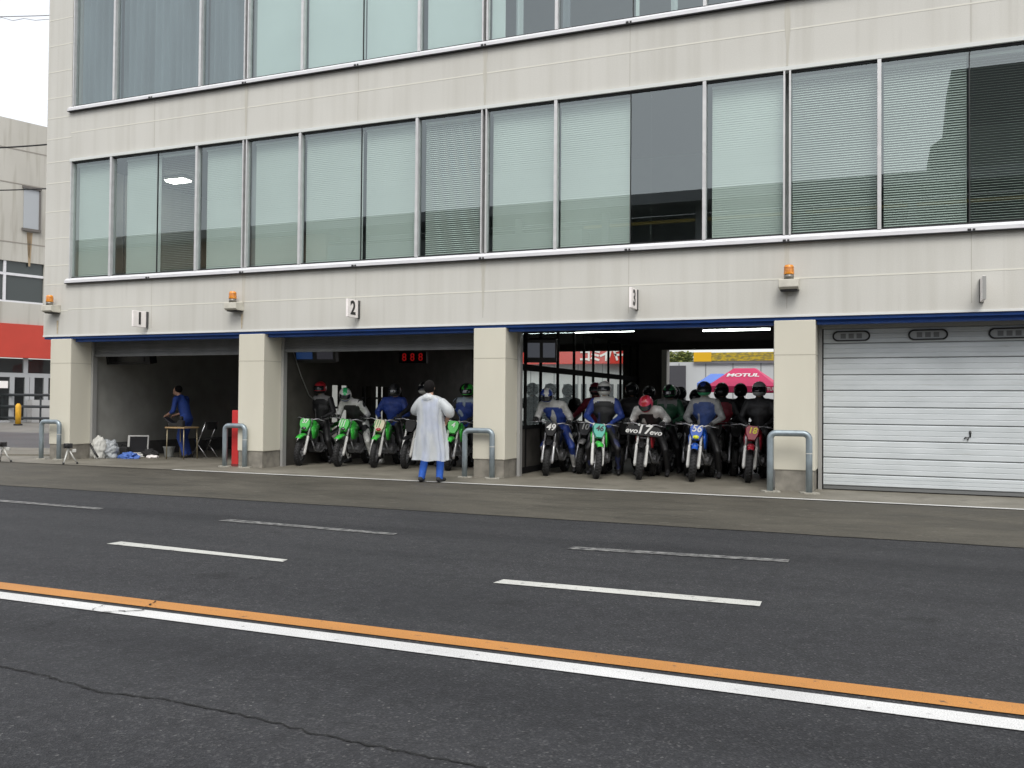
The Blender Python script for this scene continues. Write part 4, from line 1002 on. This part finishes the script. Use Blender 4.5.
def table():
    a = onZ(168, 456); c = onZ(196, 456.5); x0, x1, y = a.x+.12, wp.x+.12, wp.y-.05
    cx = (x0+x1)/2+.40; y -= .30; t = empty('folding_table', (cx, y-.0, 0), 0, 'small table with pale wooden top and thin legs in garage one', 'table')
    b = MB(); b.box(-.20, .36, -.28, .22, .70, .735); b.build('table_top', P('pale_wood', (.36, .25, .13), .5, var=(8, .2), stretch=(1, 6, 1)), t, bev=.006)
    LEGM = P('brass_leg', (.30, .26, .17), .4, .6)
    for sx in (-.16, .32):
        for s_ in (-.24, .18):
            b = MB(); b.tube([(sx, s_, .70), (sx*1.05, s_*1.05, 0)], .014, 8); b.build('leg', LEGM, t, smooth=True)
    # things on the table
    t2 = empty('black_tool_case', (cx-.10, y-.02, .736), R(12), 'open black case tilted on the end of the table', 'case')
    b = MB(); b.obox((0, 0, .05), .30, .22, .07); b.build('case_base', BLKM, t2, bev=.01)
    b = MB(); b.obox((-.17, 0, .13), .26, .22, .035, Matrix.Rotation(R(35), 3, 'Y')); b.build('case_lid', BLK, t2, bev=.008)
    t3 = MB(); t3.box(-.09, .07, -.05, .05, 0, .15); t3.box(-.04, .03, -.04, .04, .15, .24); o = t3.build('power_tool', BLKM, None, bev=.02, loc=(cx+.12, y-.1, .736)); tag(o, 'small dark tool on the table top under the hands of the mechanic', 'tool')
    return cx, y
tcx, ty = table()
def chair():
    p = onZ(202, 457.5); t = empty('folding_chair', (p.x, p.y+.1, 0), 0, 'folding chair with shiny crossed legs beside the table in garage one', 'chair')
    b = MB(); b.box(-.2, .2, -.18, .2, .42, .45); b.build('seat', BLKM, t, bev=.01)
    b = MB(); b.box(.17, .2, -.18, .18, .66, .84); b.build('backrest', BLKM, t, bev=.01)
    for s_ in (-.2, .2):
        b = MB(); b.tube([(-.20, s_, .0), (.19, s_, .84)], .013, 8); b.build('leg', CHR, t, smooth=True)
        b = MB(); b.tube([(.22, s_*.9, .0), (-.17, s_*.9, .44)], .013, 8); b.build('leg', CHR, t, smooth=True)
chair()
def bucket():
    p = onZ(169, 457); t = empty('bucket', (p.x, p.y, 0), 0, 'grey bucket under the left end of the table', 'bucket')
    b = MB(); pr = [(.0, .095), (.02, .10), (.20, .125), (.235, .14), (.25, .142), (.25, .13), (.22, .12), (.02, .085)]
    b.tube([(0, 0, z) for z, r_ in pr], [r_ for z, r_ in pr], 20); b.build('pail', P('grey_bucket', (.22, .23, .22), .5, var=(8, .15)), t, smooth=True)
    b = MB(); b.tube([(.135*math.cos(a), .02, .235-.10*math.sin(a)) for a in [math.pi*k/10 for k in range(11)]], .004, 6); b.build('handle', STEEL, t, smooth=True)
bucket()
def laptop():
    p = onX(136, 454, -16.3); t = empty('portable_computer', (p.x, p.y, 0), R(32), 'open pale portable computer with a black screen on the floor', 'computer')
    b = MB(); b.box(-.20, .20, -.16, .14, 0, .06); b.build('keyboard_base', P('pale_grey_plastic', (.50, .50, .48), .5), t, bev=.01)
    rot = Matrix.Rotation(R(-12), 3, 'X')
    b = MB(); b.obox((0, .17, .215), .40, .05, .34, rot); l = b.build('lid', MATS['pale_grey_plastic'], t, bev=.012)
    b = MB(); b.obox((0.01, .142, .22), .33, .006, .29, rot); b.build('screen', P('blank_screen', (.012, .012, .014), .5, spec=.15), l)
    t.scale = (1.2, 1.2, 1.3)
laptop()
def blackbox():
    p = onX(122.5, 453, -16.5); t = empty('black_bag', (p.x, p.y+.05, 0), R(10), 'small black bag standing left of the portable computer', 'bag')
    b = MB(); b.box(-.12, .12, -.08, .08, 0, .24); o = b.build('bag_body', BLKM, t, bev=.03)
    b = MB(); b.tube([(-.07, 0, .24), (-.05, 0, .30), (.05, 0, .30), (.07, 0, .24)], .01, 8); b.build('handle', BLK, t, smooth=True)
blackbox()
def lumpy(name, loc, rx, ry, rz, m, label, cat, amp=.25, sc=7, extra=None, seg=56, rings=36):
    b = MB(); sd = random.random()*50
    def fn(q):
        k = 1+amp*mnoise.noise((q.x*sc+sd, q.y*sc, q.z*sc))+amp*.9*(.25-abs(mnoise.noise((q.x*sc*1.7+sd, q.y*sc*1.7, q.z*sc*1.7))))+amp*.5*(.25-abs(mnoise.noise((q.x*sc*4+sd, q.y*sc*4, q.z*sc*4))))
        q = q*k
        if q.z < -rz*.55: q.z = -rz*.55
        return q
    b.ell((0, 0, rz*.55), rx, ry, rz, seg=seg, rings=rings, fn=fn)
    o = b.build(name, m, None, smooth=True, loc=loc); tag(o, label, cat); return o
WBAG = P('white_bag', (.48, .48, .45), .6, var=(6, .1)); CBAG = P('clear_bag', (.30, .32, .335), .2, var=(9, .3), bump=(25, .8))
p = onX(96, 455, -16.62); o = lumpy('shopping_bag', (p.x+.02, p.y+.06, 0), .17, .15, .33, WBAG, 'white bag with a black strap at the foot of the left pillar', 'bag', .28)
b = MB(); b.tube([(-.10, -.16, .33), (0, -.20, .26), (.10, -.20, .13), (.17, -.18, .04)], [.02, .025, .025, .02], 8); b.build('strap', BLK, o, smooth=True)
p = onX(110, 454.5, -16.5); lumpy('plastic_bag', (p.x, p.y, 0), .23, .18, .27, CBAG, 'bulging clear plastic bag between the white bag and the black bag', 'bag', .34, 7)
p = onX(128, 456.5, -16.0); lumpy('blue_cloth', (p.x, p.y, 0), .24, .12, .09, P('blue_cloth', (.07, .15, .45), .7, var=(9, .2)), 'crumpled blue cloth on the floor in front of the portable computer', 'cloth', .5, 12)
p = onX(137, 457, -15.8); lumpy('paper_cup', (p.x, p.y, 0), .06, .05, .07, WSIGN, 'small white wrapper beside the blue cloth', 'wrapper', .3, 20)
p = onX(153, 456, -15.7); lumpy('paper_scrap', (p.x, p.y, 0), .14, .09, .04, WSIGN, 'flat pale scrap left of the bucket', 'scrap', .4, 14)
p = onX(146, 454.5, -16.0); lumpy('dark_rag', (p.x+.05, p.y+.08, 0), .2, .14, .11, BLKM, 'dark rag beside the portable computer', 'rag', .4, 11)
# small jacks / camera tripods on the pavement
def stand(px, py, label):
    p = onZ(px, py); t = empty('mini_tripod', (p.x, p.y, 0), random.random()*2, label, 'tripod', 'small tripods on the pavement')
    for k in range(3):
        a = 2*math.pi*k/3; d = Vector((math.cos(a), math.sin(a), 0))
        b = MB(); b.tube([d*.03+Vector((0, 0, .27)), d*.10+Vector((0, 0, .13)), d*.17+Vector((0, 0, .02))], [.018, .016, .013], 8); l = b.build('leg', P('tripod_pale', (.50, .50, .47), .45, .3), t, smooth=True)
        b = MB(); b.tube([d*.165+Vector((0, 0, .035)), d*.18], .02, 8); b.build('foot', BLK, l, smooth=True)
    b = MB(); b.tube([(0, 0, .24), (0, 0, .34)], .028, 10); b.build('column', MATS['tripod_pale'], t, smooth=True)
    b = MB(); b.box(-.09, .08, -.05, .05, .33, .43); b.tube([(-.03, -.05, .38), (-.03, -.10, .38)], .035, 12); b.build('head', BLK, t, bev=.01)
    b = MB(); b.box(.07, .15, -.03, .03, .24, .31); b.build('side_box', MATS['tripod_pale'], t, bev=.008)
stand(68, 464, 'small pale tripod with a black head near the bent pipe barrier')
stand(2, 462, 'small pale tripod cut off by the left edge of the photo')

# monitors ---------------------------------------------------------------
def monitor(px0, px1, py0, py1, Y, n, label, m, rz=0, tilt=10, hang=True):
    a, c = onY(px0, py1, Y), onY(px1, py0, Y); w = c.x-a.x; h = c.z-a.z
    t = empty('hanging_monitor', ((a.x+c.x)/2, Y, a.z), rz, label, 'monitor', 'monitors hung from the garage ceilings')
    b = MB(); b.obox((0, .1, h/2), w, .22, h, Matrix.Rotation(R(tilt), 3, 'X')); b.build('cabinet', BLK, t, bev=.01)
    for k in range(n):
        sw = w/n; b = MB(); b.obox((-w/2+sw*(k+.5), -.018, h/2-.004), sw*.78, .012, h*.62, Matrix.Rotation(R(tilt), 3, 'X')); b.build('screen', m[k], t)
    b = MB(); b.tube([(0, .1, h), (0, .1, max(h+.05, 3.04-a.z))], .02, 8); b.build('hanger', BLKM, t, smooth=True)
SB = P('screen_blue', (.02, .03, .06), .2, emit=(.05, .16, .5, .035)); SG = P('screen_grey', (.03, .03, .035), .2, emit=(.16, .16, .2, .03)); SO = P('screen_off', (.01, .01, .012), .25)
SDIG = P('screen_dim', (.03, .03, .035), .2, emit=(.25, .27, .32, .05), var=None)
monitor(104, 150, 352, 364, 1.0, 1, 'black switched off monitor hung in garage one', [SO])
monitor(297, 333, 347, 362, 1.15, 2, 'pair of dim bluish screens hung at the left of garage two', [SB, SG], R(14))
monitor(527, 556, 338, 362, 1.5, 2, 'pair of dim tilted screens hung by the glazed partition of garage three', [SDIG, SDIG], R(18))
p0, p1 = onY(399, 352, 5.0), onY(426, 363, 5.0)
t = empty('led_clock', ((p0.x+p1.x)/2, 5.0, p1.z), 0, 'dark box with three red glowing digits hung in garage two', 'led display')
w = p1.x-p0.x; h = p0.z-p1.z
b = MB(); b.box(-w/2, w/2, 0, .12, 0, h); b.build('case', BLK, t, bev=.008)
LED = P('led_red', (.15, .01, .01), .4, emit=(.8, .02, .02, .055))
for k in range(3): text('digit', '8', h*.95, LED, t, (-w*.30+w*.30*k, -.004, h/2), (R(90), 0, 0), ext=.002)
b = MB(); b.tube([(0, .06, h), (0, .06, 3.04-p1.z)], .02, 8); b.build('hanger', BLKM, t)
# hanging cable in garage two
b = MB(); q0 = [onX(288, 350, -11.52), onX(290, 375, -11.52), onX(291, 395, -11.52), onX(287, 402, -11.52), onX(281, 405, -11.52)]
b.tube([Vector((-11.5, .9+.3*i, p.z)) for i, p in enumerate(q0)], .012, 6); o = b.build('hanging_cable', P('grey_cable', (.2, .2, .19), .6), None, smooth=True); tag(o, 'thin grey cable drooping down the left wall of garage two', 'cable')

# ------------------------------------------------------------------ behind the building
YR = 24.0
rb = empty('rear_building', (0, YR, 0), 0, 'pale panelled building behind the garages with a red lettered band', 'building')
PANEL = P('pale_panel', (.50, .52, .53), .6, var=(1, .06))
b = MB(); b.box(-45, 8, 0, 6, 0, 3.15); 
b.build('wall', PANEL, rb)
x = -45
while x < 8: b = MB(); b.box(x-.02, x+.02, -.012, .01, 0, 3.1); b.build('panel_joint', P('panel_line', (.22, .23, .24), .7), rb); x += 1.15
bx = onY(664, 395, YR).x, onY(686, 361, YR).x
b = MB(); b.box(bx[0]-.3, bx[1], -.06, .02, 0, 3.0); b.build('door', P('dark_door', (.06, .06, .07), .6), rb)
rx0, rx1 = onY(540, 357, YR).x, onY(641, 357, YR).x; z0, z1 = onY(600, 364, YR).z, onY(600, 351, YR).z
b = MB(); b.box(rx0-14, rx1+.3, -.35, -.05, z0, z1+.5); b.build('fascia', P('red_fascia', (.62, .045, .03), .5), rb)
ty_ = (z0+z1)/2+.02
for ch, px in (('コ', 585), ('ミ', 595.5), ('イ', 605.5), ('バ', 612.5), ('ー', 620), ('ぐ', 630.5)):
    p = onY(px, 357, YR-.36); text('lettering', ch, .60, WSIGN, rb, (p.x, -.37, ty_+.02), (R(90), 0, 0), bold=.020, ext=.006)
for px in range(530, 645, 9):
    xx = onY(px, 380, YR).x; b = MB(); b.box(xx-.12, xx+.12, -.03, .005, .9, 2.2); b.build('window', P('rear_window', (.12, .13, .14), .2), rb)
zb0, zb1 = onY(730, 361, YR).z, onY(730, 352.5, YR).z
sx0, sx1 = onY(692, 357, YR-.5).x, onY(800, 357, YR-.5).x
t = empty('banner_sign', ((sx0+sx1)/2, YR-.12, zb0), 0, 'long yellow banner above the pale panels behind garage three', 'sign')
b = MB(); b.box(-(sx1-sx0)/2, (sx1-sx0)/2, 0, .06, 0, zb1-zb0); 
BY = NB('yellow_banner'); n_ = BY.noise(3.2, 3, (1.5, 1, 4)); c_ = BY.ramp(n_, [(.42, (.50, .36, .02)), (.58, (.22, .18, .05))]); BY.l(c_, BY.b.inputs['Base Color']); b.build('board', BY.m, t)
b = MB(); b.box(-(sx1-sx0)/2-.001, -(sx1-sx0)/2+.75, -.01, -.001, -.02, zb1-zb0+.02); b.build('end_panel', P('bright_yellow', (.72, .42, .01), .5), t)
b = MB(); b.box(-(sx1-sx0)/2, (sx1-sx0)/2, .02, .05, -.1, 0); b.build('rail', STEEL, t)
# hedge
def hedge(x0, x1, y, z0, z1):
    b = MB()
    for i in range(1500):
        c = Vector((random.uniform(x0, x1), y+random.uniform(-.4, .5), random.uniform(z0, z1)+.12*math.sin(random.random()*6))); s_ = random.uniform(.05, .12)
        rot = Matrix.Rotation(random.random()*6, 3, 'Z') @ Matrix.Rotation(random.random()*3, 3, 'X')
        b.add([c+rot@Vector(v) for v in ((-s_, 0, 0), (0, -s_*.5, 0), (s_, 0, 0), (0, s_*.5, .02))], [(0, 1, 2, 3)], random.randint(0, 1))
    b.box(x0+.1, x1-.1, y-.2, y+.3, z0-.3, z1-.25, 0)
    o = b.build('hedge', [P('leaf_dark', (.07, .10, .02), .6), P('leaf_light', (.17, .19, .04), .6)])
    tag(o, 'strip of yellow green hedge on top of the wall left of the yellow banner', 'hedge')
hedge(onY(655, 357, 31).x, onY(693, 357, 31).x, 31, onY(670, 361, 31).z, onY(670, 354, 31).z)
# tents
def tent(px0, px1, pxr0, pxr1, pye, pyt, Y, m, label, sign=None, depth=2.8):
    xa, xb = onY(px0, pye, Y).x, onY(px1, pye, Y).x; ra, rb_ = onY(pxr0, pyt, Y+depth/2).x, onY(pxr1, pyt, Y+depth/2).x
    ze, zt = onY((px0+px1)/2, pye, Y).z, onY((pxr0+pxr1)/2, pyt, Y+depth/2).z
    cx = (xa+xb)/2; t = empty('canopy_tent', (cx, Y, 0), 0, label, 'tent', 'canopy tents behind the garages')
    xa -= cx; xb -= cx; ra -= cx; rb_ -= cx; d2 = depth/2
    b = MB(); e = [(xa, 0, ze), (xb, 0, ze), (xb, depth, ze), (xa, depth, ze)]; r_ = [(ra, d2-.25, zt), (rb_, d2-.25, zt), (rb_, d2+.25, zt), (ra, d2+.25, zt)]
    b.loft([e, r_]); 
    for (p, q_) in zip(e, e[1:]+e[:1]): b.quad(p, q_, (q_[0], q_[1], q_[2]-.2), (p[0], p[1], p[2]-.2))
    c = b.build('canopy', m, t)
    if sign:
        an = math.atan2(zt-ze, d2-.25); mid_ = Vector(((ra+rb_)/2*.8, (d2-.25)*.58, ze+(zt-ze)*.58)); nrm = Vector((0, -math.sin(an), math.cos(an)))
        text('lettering', sign, (zt-ze)*.50, WSIGN, c, mid_+nrm*.012, (an, 0, 0), bold=.012, ext=.004, shear=.1)
        text('lettering', sign, .15, WSIGN, c, (xb*.75, -.012, ze-.1), (R(90), 0, 0), bold=.004, ext=.003)
    for x in (xa+.06, xb-.06):
        for y in (.06, depth-.06):
            l = MB(); l.tube([(x, y, 0), (x, y, ze-.02)], .022, 8); l.build('leg', WHF, t, smooth=True)
PINK = P('pink_canopy', (.66, .03, .13), .6, var=(1.5, .1)); BLT = P('blue_canopy', (.10, .19, .55), .6)
tent(707, 776, 735, 756, 386, 368.5, 16.0, PINK, 'pink canopy tent lettered in white behind garage three', 'MOTUL')
tent(697, 740, 712, 724, 383, 374, 19.8, BLT, 'blue canopy tent half hidden behind the pink one', None, 2.2)

# ------------------------------------------------------------------ neighbouring building (left)
ND = Vector((.29, .957, 0)).normalized(); N0 = Vector((-44.0, 21.5, 0)); NN = Vector((ND.y, -ND.x, 0))
def onN(x, y):
    d = ray(x, y); k = (N0-CAM).dot(NN)/d.dot(NN); q = CAM+d*k; return (q-N0).dot(ND), q.z
nb = empty('neighbouring_building', N0, math.atan2(ND.y, ND.x), 'weathered grey concrete building with a red band, beyond the left corner', 'building')
# local: x along the wall, y depth (left), z up; wall face at y = 0 and the camera on the -y side
s0 = onN(-60, 420)[0]; s1 = onN(75, 420)[0]
zt0 = onN(0, 115)[1]; zt1 = onN(47, 128)[1]; ztop = (zt0+zt1)/2
CONC = NB('weathered_concrete'); cn = CONC.ramp(CONC.noise(.35, 6, (1, 1, .35)), [(.3, (.40, .385, .345)), (.7, (.50, .485, .44))]); cs = CONC.ramp(CONC.noise(2, 5, (1.5, 1, .12)), [(.52, (1, 1, 1)), (.75, (.72, .7, .66))]); CONC.l(CONC.mix(1.0, cn, cs, 'MULTIPLY'), CONC.b.inputs['Base Color']); CONC.b.inputs['Roughness'].default_value = .85
b = MB(); zr1 = onN(25, 324.5)[1]; zr0 = onN(25, 358)[1]; zw0, zw1 = onN(22, 303)[1], onN(22, 262)[1]
sw = onN(44, 280)[0]
b.box(s0, s1+14, 0, 8, zw1, ztop); b.box(s0, s1+14, 0, 8, zr1, zw0); b.box(s0, s1+14, .3, 8, zw0, zw1); b.box(sw, s1+14, 0, .3, zw0, zw1)
b.build('wall', CONC.m, nb)
b = MB()
for y in (184, 243, 150): 
    z = onN(20, y)[1]; b.box(s0, s1+14, -.012, .01, z-.03, z+.03)
b.build('wall_joint', P('joint_grey', (.27, .25, .22), .9), nb)
b = MB(); b.box(s0, s1+14, -.12, .3, zr0, zr1-.003); b.build('fascia', P('red_band', (.47, .045, .026), .55, var=(1, .06)), nb)
# strip window
b = MB(); b.box(s0, sw, .14, .2, zw0, zw1); w = b.build('window', P('neighbour_glass', (.05, .06, .06), .12), nb)
b = MB(); zm = onN(22, 275)[1]
b.box(s0, sw, .06, .139, zm-.07, zm+.07); b.box(s0, sw, .06, .139, zw0, zw0+.1)
x = onN(5, 280)[0]; b.box(x-.07, x+.07, .05, .138, zw0+.1, zm-.07); b.box(x-.07, x+.07, .05, .138, zm+.07, zw1)
b.build('window_frame', ALUW, w)
# small shuttered window
xa, za = onN(23, 228); xb, zb = onN(39, 191)
b = MB(); b.box(xa, xb, -.05, .01, za, zb); w = b.build('window', P('shuttered_pane', (.36, .38, .40), .5), nb)
b = MB(); b.box(xa-.1, xb+.1, -.14, -.051, za-.15, za); b.box(xa-.1, xb+.1, -.14, -.051, zb, zb+.14); b.box(xb, xb+.08, -.1, .01, za, zb); b.build('window_frame', P('frame_dark', (.12, .11, .1), .7), w)
b = MB(); b.quad((xa+.2, -.012, za-.2), (xa+.45, -.012, za-.2), (xa+.38, -.012, za-1.7), (xa+.28, -.012, za-1.5)); b.build('rust_stain', P('wall_rust', (.33, .25, .16), .9), nb); b = MB(); b.quad((xb-.6, -.012, za-.2), (xb-.3, -.012, za-.2), (xb-.4, -.012, za-2.1), (xb-.5, -.012, za-2.1)); b.build('rust_stain', P('wall_rust', (.33, .25, .16), .9), nb)
# glazed ground floor
b = MB(); b.box(s0, s1+14, 1.3, 8, 0, zr0); b.build('shop_back', P('shop_dark', (.05, .05, .055), .7), nb)
b = MB(); zh = onN(20, 375)[1]
b.box(s0, s1+14, .28, .4, zh-.12, zh+.12); b.box(s0, s1+14, .28, .4, 0, .12)
for px in (-20, -6, 14, 29, 34, 48): 
    x = onN(px, 400)[0]; b.box(x-.12, x+.12, .27, .41, .12, zh-.12)
for px in (28, ): x = onN(px, 365)[0]; b.box(x-.12, x+.12, .27, .41, zh+.12, zr0)
d = b.build('glazed_front', P('shop_frame', (.40, .41, .42), .5, .2), nb)
b = MB(); b.quad((s0, .34, .1), (s1+12, .34, .1), (s1+12, .34, zr0), (s0, .34, zr0)); b.build('pane', DGLASS, d)
xa, za = onN(1, 388); xb, zb = onN(10, 381); b = MB(); b.box(xa, xb, .25, .265, za, zb); b.build('notice', WSIGN, d)
xa, za = onN(29, 422); xb, zb = onN(50, 400); b = MB(); b.box(xa, xb+1, -.35, .24, 0, zb); b.build('counter', P('pale_counter', (.45, .45, .45), .6), nb)
# railing in front of it
c0, c1 = onZ(-40, 421.5), onZ(70, 423.5); rl = empty('railing', (c0.x, c0.y, 0), math.atan2(c1.y-c0.y, c1.x-c0.x), 'dark horizontal railing in front of the neighbouring building', 'railing')
RL = P('railing_dark', (.045, .05, .055), .5, .3); Lr = (c1-c0).length
dist = (onZ(25, 422.5)-CAM).dot(fw)
for y in (395.0, 406.5, 418):
    z = HC+(onZ(25, 422.5)-CAM).dot(fw)*((ray(25, y)).z)
    b = MB(); b.tube([(0, 0, z), (Lr, 0, z)], .075, 8); b.build('rail', RL, rl)
k = 0
while k*2.6 < Lr:
    b = MB(); b.tube([(k*2.6+.3, .06, 0), (k*2.6+.3, .06, HC+dist*ray(25, 394).z)], .05, 8); b.build('post', RL, rl); k += 1
p = onZ(18, 425.5); dp = (p-CAM).dot(fw)
hz = 22/F*dp; bo = empty('yellow_bollard', (p.x, p.y, 0), 0, 'worn yellow bollard in front of the dark railing', 'bollard')
b = MB(); b.tube([(0, 0, 0), (0, 0, hz*.9), (0, 0, hz)], [.13, .13, .06], 12); b.build('post', P('yellow_worn', (.62, .33, .02), .6, var=(5, .25)), bo, smooth=True)
b = MB(); b.tube([(0, 0, -.0), (0, 0, .08)], .2, 12); b.build('foot', BLKM, bo)
# pavement strip at the building's left
b = MB(); q0, q1, q2, q3 = onZ(-60, 455), onZ(66, 456), onZ(66, 450), onZ(-60, 447)
b.prism([(q.x, q.y) for q in (q0, q1, q2, q3)], lambda q, z: (q[0], q[1], z), -.02, .035); tag(b.build('pavement', FLO), kind='structure')
# overhead cables
for (ya, yb, d_, lab, sag, r_) in ((146, 143.5, 24, 'black overhead cable crossing the middle of the concrete building', .3, .02), (186, 188, 24, 'lower black overhead cable crossing the concrete building', .25, .016), (15.5, 15, 25, 'thin pale overhead cable against the white sky', .15, .012)):
    a = CAM+ray(-140, ya-1)*d_; c = CAM+ray(58, yb)*d_*.97
    b = MB(); n = 18; b.tube([a.lerp(c, i/n)-Vector((0, 0, sag*4*(i/n)*(1-i/n)*.4)) for i in range(n+1)], r_, 6)
    o = b.build('overhead_cable', BLKM if r_ > .013 else P('pale_cable', (.30, .30, .31), .6), None, smooth=True); tag(o, lab, 'cable')
    if r_ < .013:
        b = MB(); b.tube([a.lerp(c, i/n)-Vector((0, 0, .06+.1*abs(math.sin(i*1.7)))) for i in range(n+1)], .008, 5); b.build('tie_wire', MATS['pale_cable'], o, smooth=True)

# ------------------------------------------------------------------ grandstand across the track (seen in the window reflections)
gs = empty('grandstand', (0, -48, 0), 0, 'long grey grandstand across the track mirrored in the strip windows', 'grandstand')
b = MB()
for k in range(12): b.box(-90, 60, -k*.9-.9, -k*.9, 0, 3.0+k*.75)
b.build('terrace', P('terrace_concrete', (.22, .22, .21), .8, var=(.5, .2)), gs)
b = MB(); b.box(-130, -24, -13, -10.8, 8, 14.95); b.build('back_wall', P('stand_wall', (.30, .30, .29), .8, var=(.2, .2)), gs)
b = MB(); b.box(-130, -50, -13, -10.6, 15.0, 17.6); b.build('fascia', P('tan_fascia', (.42, .26, .15), .7), gs)
b = MB(); b.box(-49.9, -24, -13, -10.7, 15.0, 16.3); b.box(-49.9, -24, -12.8, -10.9, 16.6, 16.75); b.build('parapet', P('stand_parapet', (.22, .22, .21), .8), gs)
b = MB(); b.box(-130, 60, -22, -14, 9, 17.6); b.build('covered_stand', P('stand_dark', (.15, .15, .15), .8, var=(.4, .4)), gs)
b = MB(); b.box(-130, 60, -14, -9, 17.62, 18.5); b.build('roof', P('stand_roof', (.30, .30, .30), .7), gs)
for x in range(-126, 60, 8): b = MB(); b.box(x-.3, x+.3, -11.5, -10.9, 9, 17.7); b.build('column', P('stand_column', (.24, .24, .23), .7), gs)
b = MB(); b.box(-24, 60, -11.4, -11.2, 16.4, 16.65); b.build('handrail', P('yellow_rail', (.55, .38, .05), .5), gs)
b = MB(); b.prism([(3.2, 18.6), (3.2, 20.5), (4.2, 21.2), (4.6, 26), (40, 26), (40, 18.6)], lambda q, y: (q[0], y, q[1]), -16, -10); b.build('control_tower', P('tower_grey', (.17, .17, .16), .8), gs)

# ------------------------------------------------------------------ light, world, camera
EL, AZ = R(52), R(205)      # sun behind the camera, a little to the left
w = bpy.data.worlds.new('World'); S.world = w; w.use_nodes = True; nt = w.node_tree
bg = nt.nodes['Background']; sky = nt.nodes.new('ShaderNodeTexSky'); sky.sky_type = 'NISHITA'; sky.sun_disc = False
sun_dir = Vector((.38, -.88, 0)).normalized()*math.cos(EL)+Vector((0, 0, math.sin(EL)))
sky.sun_elevation = EL; sky.sun_rotation = math.atan2(sun_dir.x, sun_dir.y); sky.air_density = 1.0; sky.dust_density = 4.0; sky.ozone_density = 1.0
hs = nt.nodes.new('ShaderNodeHueSaturation'); hs.inputs['Saturation'].default_value = .42; hs.inputs['Value'].default_value = 1.5
ga = nt.nodes.new('ShaderNodeGamma'); ga.inputs['Gamma'].default_value = .42
nt.links.new(sky.outputs[0], hs.inputs['Color']); nt.links.new(hs.outputs[0], ga.inputs['Color']); nt.links.new(ga.outputs[0], bg.inputs['Color'])
bg.inputs['Strength'].default_value = .15
sd = bpy.data.lights.new('sun', 'SUN'); sd.energy = .5; sd.angle = R(25); sd.color = (1, .97, .92)
so = bpy.data.objects.new('sun', sd); COL.objects.link(so); so.rotation_euler = (-sun_dir).to_track_quat('-Z', 'Y').to_euler(); so.location = (0, -20, 40)
cd = bpy.data.cameras.new('camera'); co = bpy.data.objects.new('camera', cd); COL.objects.link(co); S.camera = co
cd.sensor_width = 36; cd.sensor_fit = 'HORIZONTAL'; cd.lens = 36*F/1024; cd.clip_end = 3000; cd.clip_start = .05
M = Matrix((r2, u2, -fw)).transposed().to_4x4(); M.translation = CAM; co.matrix_world = M
S.render.engine = 'CYCLES'
S.view_settings.view_transform = 'Standard'; S.view_settings.look = 'None'; S.view_settings.gamma = 1; S.view_settings.exposure = 1.95
S.render.resolution_x = 1024; S.render.resolution_y = 768
